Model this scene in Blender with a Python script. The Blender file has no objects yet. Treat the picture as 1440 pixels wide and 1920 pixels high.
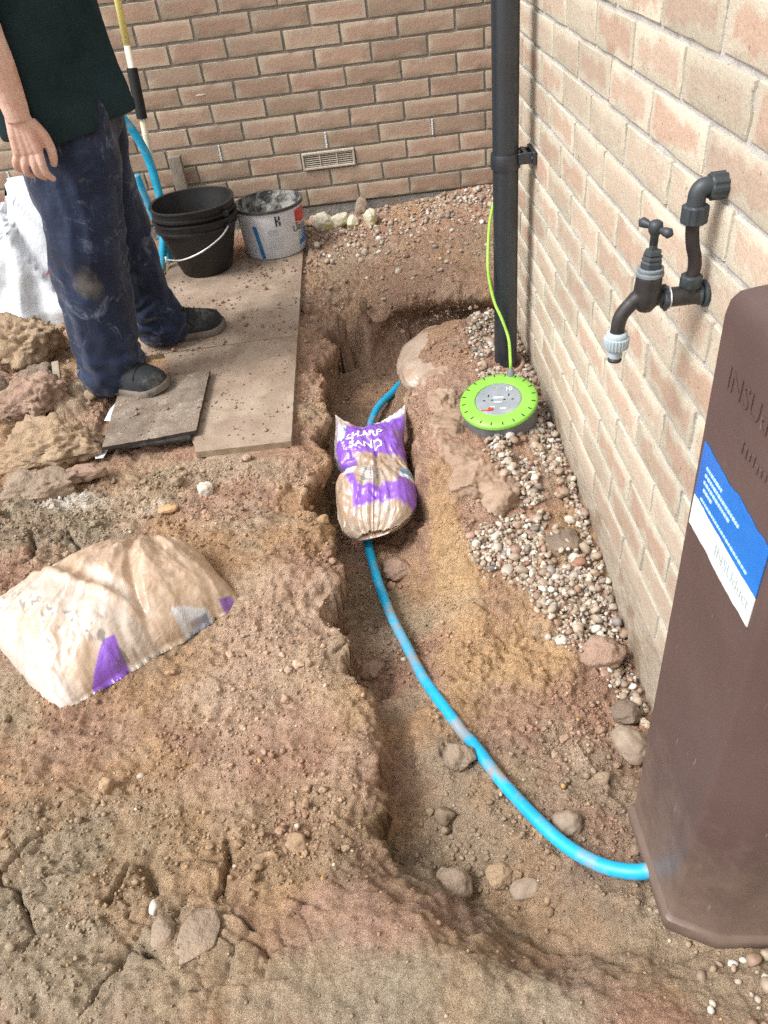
import bpy, bmesh, math, random
import numpy as np
from mathutils import Vector, Matrix

# ------------------------------------------------------------------ camera
SC = bpy.context.scene
COL = SC.collection
cam = bpy.data.cameras.new("camera")
cam_o = bpy.data.objects.new("camera", cam)
COL.objects.link(cam_o)
cam_o.location = (-0.323, -3.530, 1.124)
cam_o.rotation_euler = (math.radians(50.234), math.radians(5.742), math.radians(-3.336))
cam.sensor_fit = 'VERTICAL'
cam.sensor_height = 24.0
cam.lens = 24.0 * 1458.4 / 1920.0
cam.clip_start = 0.02
cam.clip_end = 300.0
cam.dof.use_dof = True
cam.dof.focus_distance = 2.0
cam.dof.aperture_fstop = 22.0
SC.camera = cam_o
# ------------------------------------------------------------------ daylight, overcast
SUN_EL, SUN_AZ = math.radians(52), math.radians(248)     # azimuth clockwise from +y: light comes from -x and a little -y
world = bpy.data.worlds.new("World")
SC.world = world
world.use_nodes = True
wn, wl_ = world.node_tree.nodes, world.node_tree.links
for n in list(wn):
    wn.remove(n)
sky = wn.new("ShaderNodeTexSky")
sky.sky_type = 'NISHITA'
sky.sun_disc = False
sky.sun_elevation = SUN_EL
sky.sun_rotation = SUN_AZ
sky.air_density = 1.0
sky.dust_density = 3.0
hsv = wn.new("ShaderNodeHueSaturation")
hsv.inputs["Saturation"].default_value = 0.30
bgn = wn.new("ShaderNodeBackground")
bgn.inputs["Strength"].default_value = 0.135
won = wn.new("ShaderNodeOutputWorld")
wl_.new(sky.outputs[0], hsv.inputs["Color"])
wl_.new(hsv.outputs[0], bgn.inputs["Color"])
wl_.new(bgn.outputs[0], won.inputs[0])
sl = bpy.data.lights.new("sun", 'SUN')
sl.energy = 1.35
sl.angle = math.radians(20)
sl.color = (1.0, 0.995, 0.985)
sun_o = bpy.data.objects.new("sun", sl)
COL.objects.link(sun_o)
sd = Vector((math.sin(SUN_AZ) * math.cos(SUN_EL), math.cos(SUN_AZ) * math.cos(SUN_EL), math.sin(SUN_EL)))
sun_o.rotation_euler = sd.to_track_quat('Z', 'Y').to_euler()
SC.view_settings.view_transform = 'Standard'
SC.view_settings.look = 'None'
SC.view_settings.exposure = 1.10
SC.view_settings.gamma = 1.0
SC.view_settings.use_curve_mapping = False
SC.cycles.use_denoising = False
SC.cycles.max_bounces = 6
SC.cycles.diffuse_bounces = 3

R = random.Random(7)
NR = np.random.RandomState(11)

# ------------------------------------------------------------------ helpers: noise
def _hash(ix, iy, iz, seed):
    h = (ix.astype(np.int64) * 374761393 + iy.astype(np.int64) * 668265263 + iz.astype(np.int64) * 1274126177 + seed * 987643211) & 0xFFFFFFFF
    h = ((h ^ (h >> 13)) * 1274126177) & 0xFFFFFFFF
    h = ((h ^ (h >> 16)) * 2246822519) & 0xFFFFFFFF
    return h ^ (h >> 15)

def perlin(p, seed=0):
    p = np.asarray(p, float)
    i = np.floor(p)
    f = p - i
    u = f * f * f * (f * (f * 6 - 15) + 10)
    out = np.zeros(len(p))
    for dx in (0, 1):
        wx = u[:, 0] if dx else 1 - u[:, 0]
        for dy in (0, 1):
            wy = u[:, 1] if dy else 1 - u[:, 1]
            for dz in (0, 1):
                wz = u[:, 2] if dz else 1 - u[:, 2]
                h = _hash(i[:, 0] + dx, i[:, 1] + dy, i[:, 2] + dz, seed)
                g = (((h & 1023) / 511.5 - 1) * (f[:, 0] - dx) + (((h >> 10) & 1023) / 511.5 - 1) * (f[:, 1] - dy)
                     + (((h >> 20) & 1023) / 511.5 - 1) * (f[:, 2] - dz))
                out += wx * wy * wz * g
    return out * 1.4

def fbm(p, octv=4, seed=0, gain=0.5):
    p = np.asarray(p, float)
    a, s, o = 1.0, 0.0, np.zeros(len(p))
    for k in range(octv):
        o += a * perlin(p, seed + 17 * k)
        p = p * 2.03 + 11.3
        a *= gain
    return o

def worley(x, y, scale, seed=0):
    px, py = x * scale, y * scale
    ix, iy = np.floor(px), np.floor(py)
    f1 = np.full(len(px), 9.0)
    f2 = np.full(len(px), 9.0)
    cid = np.zeros(len(px))
    z = np.zeros(len(px))
    for dx in (-1, 0, 1):
        for dy in (-1, 0, 1):
            h = _hash(ix + dx, iy + dy, z, seed)
            cx = ix + dx + (h & 1023) / 1023.0
            cy = iy + dy + ((h >> 10) & 1023) / 1023.0
            d = np.hypot(px - cx, py - cy)
            near = d < f1
            f2 = np.where(near, f1, np.minimum(f2, d))
            cid = np.where(near, ((h >> 20) & 1023) / 1023.0, cid)
            f1 = np.where(near, d, f1)
    return f1, f2, cid

def sstep(a, b, x):
    t = np.clip((x - a) / (b - a), 0, 1)
    return t * t * (3 - 2 * t)

# ------------------------------------------------------------------ helpers: scene
def tag(o, label=None, cat=None, group=None, kind=None):
    if label: o["label"] = label
    if cat: o["category"] = cat
    if group: o["group"] = group
    if kind: o["kind"] = kind
    return o

def empty(name, loc=(0, 0, 0)):
    o = bpy.data.objects.new(name, None)
    o.empty_display_size = 0.05
    COL.objects.link(o)
    o.location = loc
    return o

def wloc(o):
    v = Vector((0, 0, 0))
    while o is not None:
        v = v + o.location
        o = o.parent
    return np.array(v)

def mk(name, V, F, mat=None, parent=None, smooth=True, col=None, org=None, sharp=None):
    """V in world coordinates; stored relative to the parent's place, or to org for a top-level mesh"""
    V = np.asarray(V, float)
    me = bpy.data.meshes.new(name)
    if parent is not None:
        V = V - wloc(parent)
    elif org is not None:
        V = V - np.asarray(org, float)
    if isinstance(F, np.ndarray) and F.ndim == 2:
        k = F.shape[1]
        me.vertices.add(len(V))
        me.vertices.foreach_set("co", V.astype(np.float32).ravel())
        me.loops.add(F.size)
        me.loops.foreach_set("vertex_index", F.astype(np.int32).ravel())
        me.polygons.add(len(F))
        me.polygons.foreach_set("loop_start", np.arange(0, F.size, k, dtype=np.int32))
        me.update(calc_edges=True)
        me.validate()
    else:
        me.from_pydata([tuple(v) for v in V], [], [tuple(int(i) for i in f) for f in F])
        me.update()
    if smooth:
        me.polygons.foreach_set("use_smooth", np.ones(len(me.polygons), bool))
    if col is not None:
        a = me.color_attributes.new("Col", 'FLOAT_COLOR', 'POINT')
        c = np.ones((len(V), 4), np.float32)
        c[:, :3] = col
        a.data.foreach_set("color", c.ravel())
    if mat is not None:
        me.materials.append(mat)
    if smooth and sharp:
        me.set_sharp_from_angle(angle=math.radians(sharp))
    o = bpy.data.objects.new(name, me)
    COL.objects.link(o)
    if parent is not None:
        o.parent = parent
    elif org is not None:
        o.location = org
    return o

def join(parts):
    V, F, n = [], [], 0
    for v, f in parts:
        v = np.asarray(v, float)
        V.append(v)
        F += [tuple(int(i) + n for i in q) for q in f]
        n += len(v)
    return np.vstack(V), F

def smooth_path(P, n=8, closed=False):
    P = np.asarray(P, float)
    out = []
    N = len(P)
    for i in range(N - 1):
        p0 = P[max(i - 1, 0)]; p1 = P[i]; p2 = P[i + 1]; p3 = P[min(i + 2, N - 1)]
        for k in range(n):
            t = k / n
            out.append(0.5 * ((2 * p1) + (-p0 + p2) * t + (2 * p0 - 5 * p1 + 4 * p2 - p3) * t * t + (-p0 + 3 * p1 - 3 * p2 + p3) * t ** 3))
    out.append(P[-1])
    return np.array(out)

def tube(P, rad, seg=12, caps=True):
    P = np.asarray(P, float)
    n = len(P)
    rad = np.full(n, rad) if np.isscalar(rad) else np.asarray(rad, float)
    T = np.gradient(P, axis=0)
    T /= np.linalg.norm(T, axis=1)[:, None] + 1e-12
    up = np.array([0, 0, 1.0]) if abs(T[0][2]) < 0.9 else np.array([1.0, 0, 0])
    N = np.cross(up, T[0]); N /= np.linalg.norm(N)
    V = []
    for i in range(n):
        N = N - T[i] * N.dot(T[i]); N /= np.linalg.norm(N)
        B = np.cross(T[i], N)
        for k in range(seg):
            a = 2 * math.pi * k / seg
            V.append(P[i] + rad[i] * (math.cos(a) * N + math.sin(a) * B))
    F = []
    for i in range(n - 1):
        for k in range(seg):
            a, b = i * seg + k, i * seg + (k + 1) % seg
            F.append((a, b, b + seg, a + seg))
    if caps:
        F.append(tuple(range(seg - 1, -1, -1)))
        F.append(tuple((n - 1) * seg + k for k in range(seg)))
    return np.array(V), F

def lathe(prof, seg=32, c=(0, 0, 0), axis=None, caps=False):
    V = []
    for r, z in prof:
        for k in range(seg):
            a = 2 * math.pi * k / seg
            V.append((r * math.cos(a), r * math.sin(a), z))
    V = np.array(V, float)
    F = []
    for i in range(len(prof) - 1):
        for k in range(seg):
            a, b = i * seg + k, i * seg + (k + 1) % seg
            F.append((a, b, b + seg, a + seg))
    if caps:
        F.append(tuple(range(seg - 1, -1, -1)))
        F.append(tuple((len(prof) - 1) * seg + k for k in range(seg)))
    if axis is not None:
        M = np.array(Vector(axis).to_track_quat('Z', 'Y').to_matrix())
        V = V @ M.T
    return V + np.array(c, float), F

def boxm(c, s, bev=0.0, rot=None, segs=2):
    bm = bmesh.new()
    bmesh.ops.create_cube(bm, size=1.0)
    bmesh.ops.scale(bm, vec=Vector(s), verts=bm.verts)
    if bev > 0:
        bmesh.ops.bevel(bm, geom=bm.edges[:] + bm.verts[:], offset=bev, segments=segs, affect='EDGES', profile=0.6)
    V = np.array([v.co[:] for v in bm.verts])
    bm.verts.index_update()
    F = [tuple(v.index for v in f.verts) for f in bm.faces]
    bm.free()
    if rot is not None:
        V = V @ np.array(Matrix(rot)).T
    return V + np.array(c, float), F

def rotm(ax, deg):
    return np.array(Matrix.Rotation(math.radians(deg), 3, ax))

_ico = {}
def ico(n):
    if n not in _ico:
        bm = bmesh.new()
        bmesh.ops.create_icosphere(bm, subdivisions=n, radius=1.0)
        bm.verts.index_update()
        _ico[n] = (np.array([v.co[:] for v in bm.verts]), np.array([[v.index for v in f.verts] for f in bm.faces]))
        bm.free()
    return _ico[n]

def rock(c, s, seed, n=4, rough=0.22, freq=1.4, rz=0, flat=0.0, facet=0.0):
    """an uneven lump: s = half sizes"""
    V, F = ico(n)
    d = 1 + rough * fbm(V * freq + seed * 7.1, 4, seed)
    P = V * d[:, None]
    if facet:
        rs = np.random.RandomState(seed)
        for _ in range(9):
            nn = rs.randn(3); nn /= np.linalg.norm(nn)
            h = 0.62 + 0.25 * rs.rand()
            t = P @ nn - h
            P = P - np.where(t > 0, t * facet, 0)[:, None] * nn
    if flat:
        P[:, 2] = np.where(P[:, 2] < -flat, -flat + (P[:, 2] + flat) * 0.2, P[:, 2])
    P = P * np.array(s)
    P = P @ rotm('Z', rz).T
    return P + np.array(c, float), F

def pip(x, y, poly):
    x = np.asarray(x); y = np.asarray(y)
    ins = np.zeros(x.shape, bool)
    n = len(poly)
    for i in range(n):
        x1, y1 = poly[i]; x2, y2 = poly[(i + 1) % n]
        c = ((y1 > y) != (y2 > y)) & (x < (x2 - x1) * (y - y1) / (y2 - y1 + 1e-12) + x1)
        ins ^= c
    return ins

def text_mesh(body, size, bold=0.0):
    cu = bpy.data.curves.new("t", 'FONT')
    cu.body = body
    cu.size = size
    cu.offset = bold
    cu.align_x = 'CENTER'
    cu.align_y = 'CENTER'
    cu.resolution_u = 3
    o = bpy.data.objects.new("t", cu)
    COL.objects.link(o)
    dg = bpy.context.evaluated_depsgraph_get()
    me = o.evaluated_get(dg).to_mesh()
    V = np.array([v.co[:] for v in me.vertices])
    F = [tuple(p.vertices) for p in me.polygons]
    o.evaluated_get(dg).to_mesh_clear()
    bpy.data.objects.remove(o)
    bpy.data.curves.remove(cu)
    return V, F

def remesh(name, parts, vox, mat, parent=None, smooth_it=4, org=None, disp=None):
    """one continuous skin over overlapping closed pieces"""
    V, F = join(parts)
    me = bpy.data.meshes.new("tmp")
    me.from_pydata([tuple(v) for v in V], [], F)
    o = bpy.data.objects.new("tmp", me)
    COL.objects.link(o)
    m = o.modifiers.new("r", 'REMESH')
    m.mode = 'VOXEL'
    m.voxel_size = vox
    s = o.modifiers.new("s", 'SMOOTH')
    s.factor = 0.5
    s.iterations = smooth_it
    dg = bpy.context.evaluated_depsgraph_get()
    e = o.evaluated_get(dg).to_mesh()
    n = len(e.vertices)
    W = np.zeros(n * 3, np.float32)
    e.vertices.foreach_get("co", W)
    W = W.reshape(-1, 3).astype(float)
    NN = np.zeros(n * 3, np.float32)
    e.vertices.foreach_get("normal", NN)
    NN = NN.reshape(-1, 3).astype(float)
    G = [tuple(p.vertices) for p in e.polygons]
    o.evaluated_get(dg).to_mesh_clear()
    bpy.data.objects.remove(o)
    bpy.data.meshes.remove(me)
    if disp is not None:
        W = W + NN * disp(W)[:, None]
    return mk(name, W, G, mat, parent, True, org=org)

# ------------------------------------------------------------------ helpers: materials
def newmat(name):
    m = bpy.data.materials.new(name)
    m.use_nodes = True
    nt = m.node_tree
    b = nt.nodes["Principled BSDF"]
    return m, nt, b

def N_(nt, t, **kw):
    n = nt.nodes.new(t)
    for k, v in kw.items():
        if k.startswith("_"):
            setattr(n, k[1:], v)
        else:
            n.inputs[k.replace("_", " ")].default_value = v
    return n

def noise_node(nt, scale, detail=4, rough=0.55, src=None, dist=0.0):
    n = nt.nodes.new("ShaderNodeTexNoise")
    n.inputs["Scale"].default_value = scale
    n.inputs["Detail"].default_value = detail
    n.inputs["Roughness"].default_value = rough
    n.inputs["Distortion"].default_value = dist
    if src is not None:
        nt.links.new(src, n.inputs["Vector"])
    return n

def ramp(nt, src, stops):
    r = nt.nodes.new("ShaderNodeValToRGB")
    e = r.color_ramp.elements
    while len(e) < len(stops):
        e.new(0.5)
    for el, (p, c) in zip(e, stops):
        el.position = p
        el.color = (c, c, c, 1) if np.isscalar(c) else (*c[:3], 1)
    nt.links.new(src, r.inputs[0])
    return r

def mixc(nt, fac, a, b, mode='MIX'):
    m = nt.nodes.new("ShaderNodeMix")
    m.data_type = 'RGBA'
    m.blend_type = mode
    for k, v in ((0, fac), (6, a), (7, b)):
        if hasattr(v, "is_linked") or hasattr(v, "links"):
            nt.links.new(v, m.inputs[k])
        elif k == 0:
            m.inputs[0].default_value = v
        else:
            m.inputs[k].default_value = (*v[:3], 1)
    return m.outputs[2]

def bump(nt, b, src, strength=0.3, dist=0.01, prev=None):
    bn = nt.nodes.new("ShaderNodeBump")
    bn.inputs["Strength"].default_value = strength
    bn.inputs["Distance"].default_value = dist
    nt.links.new(src, bn.inputs["Height"])
    if prev is not None:
        nt.links.new(prev.outputs[0], bn.inputs["Normal"])
    nt.links.new(bn.outputs[0], b.inputs["Normal"])
    return bn

def coord(nt, kind="Object"):
    t = nt.nodes.new("ShaderNodeTexCoord")
    return t.outputs[kind]

def mat2(name, ca, cb, scale=20, rough=0.7, bs=0.3, bscale=80, bdist=0.004, lo=0.35, hi=0.65, spec=0.4, rvar=0.0, metal=0.0, cc=None, ccscale=6, cclo=0.58, cchi=0.66):
    m, nt, b = newmat(name)
    co = coord(nt)
    n = noise_node(nt, scale, 5, 0.6, co)
    r = ramp(nt, n.outputs[0], [(lo, ca), (hi, cb)])
    out = r.outputs[0]
    if cc is not None:
        n3 = noise_node(nt, ccscale, 6, 0.65, co)
        k = ramp(nt, n3.outputs[0], [(cclo, 0.0), (cchi, 1.0)])
        out = mixc(nt, k.outputs[0], out, cc)
    nt.links.new(out, b.inputs["Base Color"])
    b.inputs["Roughness"].default_value = rough
    b.inputs["Specular IOR Level"].default_value = spec
    b.inputs["Metallic"].default_value = metal
    if rvar:
        rr = nt.nodes.new("ShaderNodeMapRange")
        rr.inputs[3].default_value = rough - rvar
        rr.inputs[4].default_value = rough + rvar
        n4 = noise_node(nt, scale * 0.7, 4, 0.6, co)
        nt.links.new(n4.outputs[0], rr.inputs[0])
        nt.links.new(rr.outputs[0], b.inputs["Roughness"])
    if bs:
        n2 = noise_node(nt, bscale, 5, 0.6, co)
        bump(nt, b, n2.outputs[0], bs, bdist)
    return m

def colmat(name, rough=0.9, spec=0.25, nscale=60, namt=0.25, bs=0.5, bscale=160, bdist=0.004, bs2=0.0, bscale2=40, bdist2=0.008, coat=0.0, vor=False):
    """colour from the mesh's own colour attribute, mottled"""
    m, nt, b = newmat(name)
    a = nt.nodes.new("ShaderNodeAttribute")
    a.attribute_name = "Col"
    co = coord(nt)
    n = noise_node(nt, nscale, 6, 0.65, co)
    k = ramp(nt, n.outputs[0], [(0.25, 1 - namt), (0.75, 1 + namt * 0.8)])
    nt.links.new(mixc(nt, 1.0, a.outputs["Color"], k.outputs[0], 'MULTIPLY'), b.inputs["Base Color"])
    b.inputs["Roughness"].default_value = rough
    b.inputs["Specular IOR Level"].default_value = spec
    b.inputs["Coat Weight"].default_value = coat
    prev = None
    if bs2:
        n2 = noise_node(nt, bscale2, 4, 0.6, co)
        prev = bump(nt, b, n2.outputs[0], bs2, bdist2)
    if bs:
        n3 = noise_node(nt, bscale, 6, 0.7, co)
        bump(nt, b, n3.outputs[0], bs, bdist, prev)
    return m
# ------------------------------------------------------------------ the ground: trampled clay with a pipe trench
GP = [(-1.293, -2.012, -0.06), (-1.109, -1.787, -0.09), (-0.811, -1.831, -0.1), (-0.592, -1.872, -0.1), (-1.115, -2.293, -0.08), (-0.893, -2.199, -0.09), (-0.651, -2.078, -0.1), (-0.577, -2.351, -0.105), (-0.55, -2.565, -0.11), (-0.825, -2.624, -0.1), (-1.024, -2.641, -0.09), (-1.053, -2.85, -0.08), (-0.78, -2.875, -0.09), (-0.592, -2.806, -0.115), (-0.692, -2.662, -0.12), (-0.498, -2.693, -0.11), (-0.564, -2.942, -0.09), (-0.826, -3.041, -0.07), (-0.962, -3.102, -0.06), (-0.581, -3.107, -0.05), (-0.363, -3.159, -0.05), (-0.223, -3.174, -0.06), (-0.017, -3.19, -0.07), (0.096, -3.159, -0.08), (-0.532, -2.899, -0.095), (-0.432, -2.968, -0.074), (-0.354, -3.028, -0.064), (-0.283, -3.088, -0.060), (-0.215, -3.135, -0.062), (-0.148, -3.140, -0.070), (-0.057, -3.107, -0.1), (0.034, -3.107, -0.105), (-0.422, -2.741, -0.12), (-0.411, -2.805, -0.12), (-0.445, -2.883, -0.11), (-0.398, -2.739, -0.18), (-0.386, -2.815, -0.225), (-0.305, -2.885, -0.235), (-0.264, -2.95, -0.222), (-0.192, -3.025, -0.20), (-0.117, -3.055, -0.175), (-0.064, -3.012, -0.14), (-0.165, -2.904, -0.165), (-0.053, -2.817, -0.17), (0.052, -2.759, -0.2), (-0.237, -2.785, -0.19), (-0.322, -2.656, -0.2), (-0.118, -2.681, -0.2), (-0.018, -2.69, -0.205), (0.104, -2.626, -0.25), (-0.015, -3.101, -0.12), (-0.468, -1.881, -0.3), (-0.3, -1.933, -0.3), (-0.468, -2.103, -0.29), (-0.275, -2.143, -0.28), (-0.462, -2.301, -0.27), (-0.263, -2.348, -0.25), (-0.44, -2.46, -0.25), (-0.355, -2.511, -0.235), (-0.277, -2.533, -0.22), (-0.454, -1.636, -0.3), (-0.309, -1.664, -0.3), (-0.463, -1.272, -0.3), (-0.243, -1.31, -0.288), (-0.456, -0.999, -0.29), (-0.324, -1.106, -0.29), (-0.225, -1.09, -0.29), (-0.349, -0.827, -0.285), (-0.443, -0.889, -0.285), (-0.42, -2.725, -0.11), (-0.446, -2.57, -0.105), (-0.468, -2.444, -0.105), (-0.477, -2.285, -0.105), (-0.491, -2.1, -0.105), (-0.514, -1.783, -0.105), (-0.527, -1.571, -0.1), (-0.529, -1.318, -0.1), (-0.497, -1.115, -0.095), (-0.46, -0.98, -0.09), (-0.362, -0.845, -0.09), (-0.21, -0.825, -0.09), (-0.034, -0.835, -0.09), (0.096, -0.863, -0.09), (-0.523, -0.966, -0.085), (-0.525, -0.601, -0.08), (-0.211, -0.604, -0.075), (0.085, -0.707, -0.07), (-0.408, -0.169, -0.06), (-0.077, -0.325, -0.045), (0.151, -0.286, -0.02), (-0.62, -0.03, -0.06), (0.039, -1.001, -0.12), (-0.08, -1.045, -0.116), (-0.175, -1.10, -0.118), (-0.192, -1.24, -0.124), (-0.203, -1.40, -0.112), (-0.215, -1.532, -0.108), (-0.219, -1.703, -0.105), (-0.222, -1.872, -0.112), (-0.223, -1.978, -0.175), (-0.203, -2.085, -0.18), (-0.195, -2.222, -0.195), (-0.205, -2.32, -0.2), (-0.231, -2.441, -0.2), (-0.095, -1.307, -0.112), (-0.134, -1.617, -0.105), (-0.114, -1.803, -0.108), (0.049, -1.225, -0.11), (0.113, -1.431, -0.122), (0.137, -1.793, -0.137), (0.014, -2.034, -0.15), (-0.079, -2.103, -0.18), (0.127, -2.144, -0.16), (0.023, -2.29, -0.18), (0.135, -2.401, -0.22), (-0.096, -2.341, -0.195), (-0.145, -2.186, -0.185), (-0.12, -2.467, -0.205), (0.008, -2.506, -0.215), (0.119, -2.522, -0.25), (0.091, -1.658, -0.13), (-0.144, -2.025, -0.185)]
GP += [(-1.4, -1.2, -.035), (-1.5, -1.5, -.03), (-1.6, -.8, -.04), (-1.9, -1.0, -.01), (-1.3, -1.5, -.07), (-2.2, -.3, -.06), (-1.7, -.1, -.06), (-1.0, -.05, -.07),
       (-1.05, -.5, -.088), (-.7, -.5, -.088), (-1.05, -1.0, -.09), (-.7, -1.0, -.09), (-.7, -1.6, -.09), (-1.05, -1.6, -.09), (-.62, -1.3, -.092), (-.575, -1.6, -.1), (-.575, -1.1, -.092), (-.57, -.7, -.085),
       (-1.5, -2.5, -.05), (-1.4, -3.0, -.06), (-.8, -3.6, -.05), (0, -3.6, -.06), (.3, -3.3, -.08), (-1.45, -2.0, -.045),
       (.3, -.95, -.28), (.6, -.95, -.28), (.3, -.84, -.09), (.6, -.84, -.09), (.16, -.95, -.28), (0.03, -.925, -.28), (-.1, -.93, -.285), (-.2, -.95, -.288),
       (.16, -1.03, -.12), (.6, -1.1, -.1), (.3, -.3, -.0), (.6, -.2, 0), (-2.2, -2.2, -.04), (-.37, -1.75, -.302), (-.36, -2.0, -.3), (-.39, -1.4, -.3), (-.36, -1.25, -.297), (-.38, -2.2, -.278), (-.38, -2.38, -.26)]
GP = np.array(GP)
D_ = np.linalg.norm(GP[:, None, :2] - GP[None, :, :2], axis=2)
A_ = np.zeros((len(GP) + 1, len(GP) + 1))
A_[:-1, :-1] = -np.sqrt(D_ ** 2 + 0.008 ** 2)
A_[:-1, -1] = A_[-1, :-1] = 1
W_ = np.linalg.solve(A_, np.append(GP[:, 2], 0))

xs = np.concatenate([-1.75 - np.geomspace(0.02, 40, 34)[::-1], np.arange(-1.75, -1.25, 0.0075), np.arange(-1.25, 0.20, 0.0042), 0.2 + np.geomspace(0.01, 40, 30)])
ys = np.concatenate([-3.42 - np.geomspace(0.02, 40, 30)[::-1], np.arange(-3.42, -2.4, 0.0038), np.arange(-2.4, -1.0, 0.0050), np.arange(-1.0, 0.0, 0.0068), [0.0, 0.03, 0.3, 2.0, 10.0, 40.0]])
GX, GY = np.meshgrid(xs, ys)
gx, gy = GX.ravel(), GY.ravel()

def base_h(x, y):
    cx, cy = np.clip(x, -2.3, 0.7), np.clip(y, -3.7, 0.02)
    o = np.full(len(x), W_[-1])
    for (px, py, _), w in zip(GP, W_[:-1]):
        o -= w * np.sqrt((cx - px) ** 2 + (cy - py) ** 2 + 0.008 ** 2)
    return o

def blob(x, y, cx, cy, rx, ry, soft=0.5):
    d = np.hypot((x - cx) / rx, (y - cy) / ry)
    return 1 - sstep(1 - soft, 1 + soft, d)

bz = base_h(gx, gy)
tt = np.clip((-.108 - bz) / .175, 0, 1.2)
st_ = -.108 - .185 * sstep(.16, .46, tt)
kr_ = sstep(-.30, -.27, gx) * sstep(-.08, -.14, gx) * sstep(-1.98, -1.88, gy) * sstep(-1.38, -1.45, gy)
tr_ = np.clip((-.120 - bz) / .165, 0, 1.2)
bz = np.where(tr_ > 0, bz * (1 - kr_) + (-.120 - .165 * sstep(.22, .60, tr_)) * kr_, bz)
kk_ = sstep(-.36, -.42, gx) * sstep(-.62, -.56, gx) * sstep(-2.62, -2.45, gy) * sstep(-.80, -.95, gy)
bz = np.where(tt > 0, bz * (1 - kk_) + np.minimum(st_, bz * .0 + st_) * kk_, bz)
t5 = np.clip((-.118 - bz) / .085, 0, 1.3)
k5_ = sstep(-.52, -.48, gx) * sstep(-.31, -.36, gx) * sstep(-2.93, -2.86, gy) * sstep(-2.38, -2.46, gy)
bz = np.where(t5 > 0, bz * (1 - k5_) + np.minimum(bz, -.118 - .105 * sstep(.10, .42, t5)) * k5_, bz)
p3 = np.stack([gx, gy, bz], 1)
# warp the sampling so the lumps do not look like cells
wx = gx + 0.02 * fbm(p3 * 14, 3, 5)
wy = gy + 0.02 * fbm(p3 * 14 + 40, 3, 9)
n_big = fbm(p3 * np.array([2.6, 2.6, 3]), 3, 1)
n_mid = fbm(p3 * 9, 4, 2)
n_fin = fbm(p3 * 38, 4, 3, 0.6)
n_mic = fbm(p3 * 120, 2, 4, 0.6)
f1a, f2a, ca = worley(wx, wy, 17, 1)
f1b, f2b, cb = worley(wx + .3, wy, 42, 2)
f1c, f2c, cc_ = worley(wx, wy + .7, 95, 3)
crumbly = np.clip(0.45 + 0.9 * fbm(p3 * 4 + 9, 3, 21), 0, 1)
smoothed = np.clip(blob(gx, gy, -.32, -3.12, .34, .17) + blob(gx, gy, -.14, -1.5, .10, .42) * 0.75 + blob(gx, gy, -.52, -2.72, .16, .1) * 0.5 + blob(gx, gy, -.37, -2.35, .10, .3) * .45, 0, 1)
crumbly = crumbly * (1 - 0.85 * smoothed)
near_board = blob(gx, gy, -1.0, -1.95, .5, .22)
crumbly = np.clip(crumbly + near_board * .6, 0, 1)
hollow = np.clip(blob(gx, gy, -.14, -2.78, .26, .28) + blob(gx, gy, -.05, -2.5, .2, .16), 0, 1)
crumbly = np.clip(crumbly + hollow * .45, 0, 1)
gyv, gxv = np.gradient(bz.reshape(GX.shape), ys, xs)
steep = sstep(0.4, 1.3, np.hypot(gxv, gyv)).ravel()
d = 0.016 * n_big * (1 - steep) + 0.010 * n_mid * (1 - .6 * smoothed) + 0.0055 * n_fin + 0.0034 * n_mic * (1 - .5 * smoothed)
d += crumbly * (0.015 * (0.55 - f1a) * sstep(0.35, .8, ca) + 0.009 * (0.5 - f1b) * sstep(0.25, .7, cb) + 0.0042 * (0.5 - f1c) * sstep(.2, .6, cc_))
d += (1 - smoothed) * 0.003 * (0.5 - f1b)
# clods with creases between them
def billow(f, s): return np.abs(perlin(p3 * f + s, s)) + .5 * np.abs(perlin(p3 * f * 2.1 + s, s + 1))
heap = np.clip(blob(gx, gy, -1.5, -1.45, .42, .55, .4), 0, 1)
lump = np.clip(.30 + 1.0 * fbm(p3 * 2.3 + 51, 2, 61), .05, 1) * (1 - .85 * smoothed)
lump = np.clip(lump + .5 * hollow + .4 * near_board + .25 * blob(gx, gy, -.5, -2.3, .14, .7) + .7 * blob(gx, gy, -.19, -2.28, .09, .28) + .5 * blob(gx, gy, -.05, -2.5, .16, .14), 0, 1.2)
d += lump * (.017 * (billow(15, 71) - .35) + .012 * (billow(34, 73) - .35) + .006 * (billow(75, 75) - .35))
d += heap * (.055 * (billow(7, 77) - .30) + .018 * (billow(24, 79) - .35))
d += steep * (0.016 * fbm(p3 * 12 + 3, 4, 31) + 0.007 * np.abs(fbm(p3 * np.array([26, 26, 40]), 3, 32)))
# cracked plates in the foreground
crk = blob(gx, gy, -.70, -2.99, .19, .13, .35) + 0.75 * blob(gx, gy, -1.05, -2.9, .14, .12, .5) + .6 * blob(gx, gy, -1.15, -2.1, .2, .1, .5)
kx, ky = gx + .006 * fbm(p3 * 22 + 70, 3, 41), gy + .006 * fbm(p3 * 22 + 90, 3, 42)
k1, k2, kc = worley(kx, ky * 1.25, 8.0, 8)
edge = k2 - k1
open_ = sstep(-.05, .35, fbm(p3 * 6 + 33, 2, 43) + .08)
ck = np.clip(crk, 0, 1)
d += ck * (-(0.042 * open_ + .003) * (1 - sstep(0.006, 0.040 + .05 * open_, edge)) + 0.020 * (kc - .5) * sstep(.02, .10, edge) * (.4 + .6 * open_))
g1, g2, gc = worley(kx + 3.1, ky, 21.0, 9)
d += ck * sstep(.55, .8, fbm(p3 * 5 + 3, 2, 47) + .5) * (-.010 * (1 - sstep(.02, .12, g2 - g1)) + .010 * (gc - .5))
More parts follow.
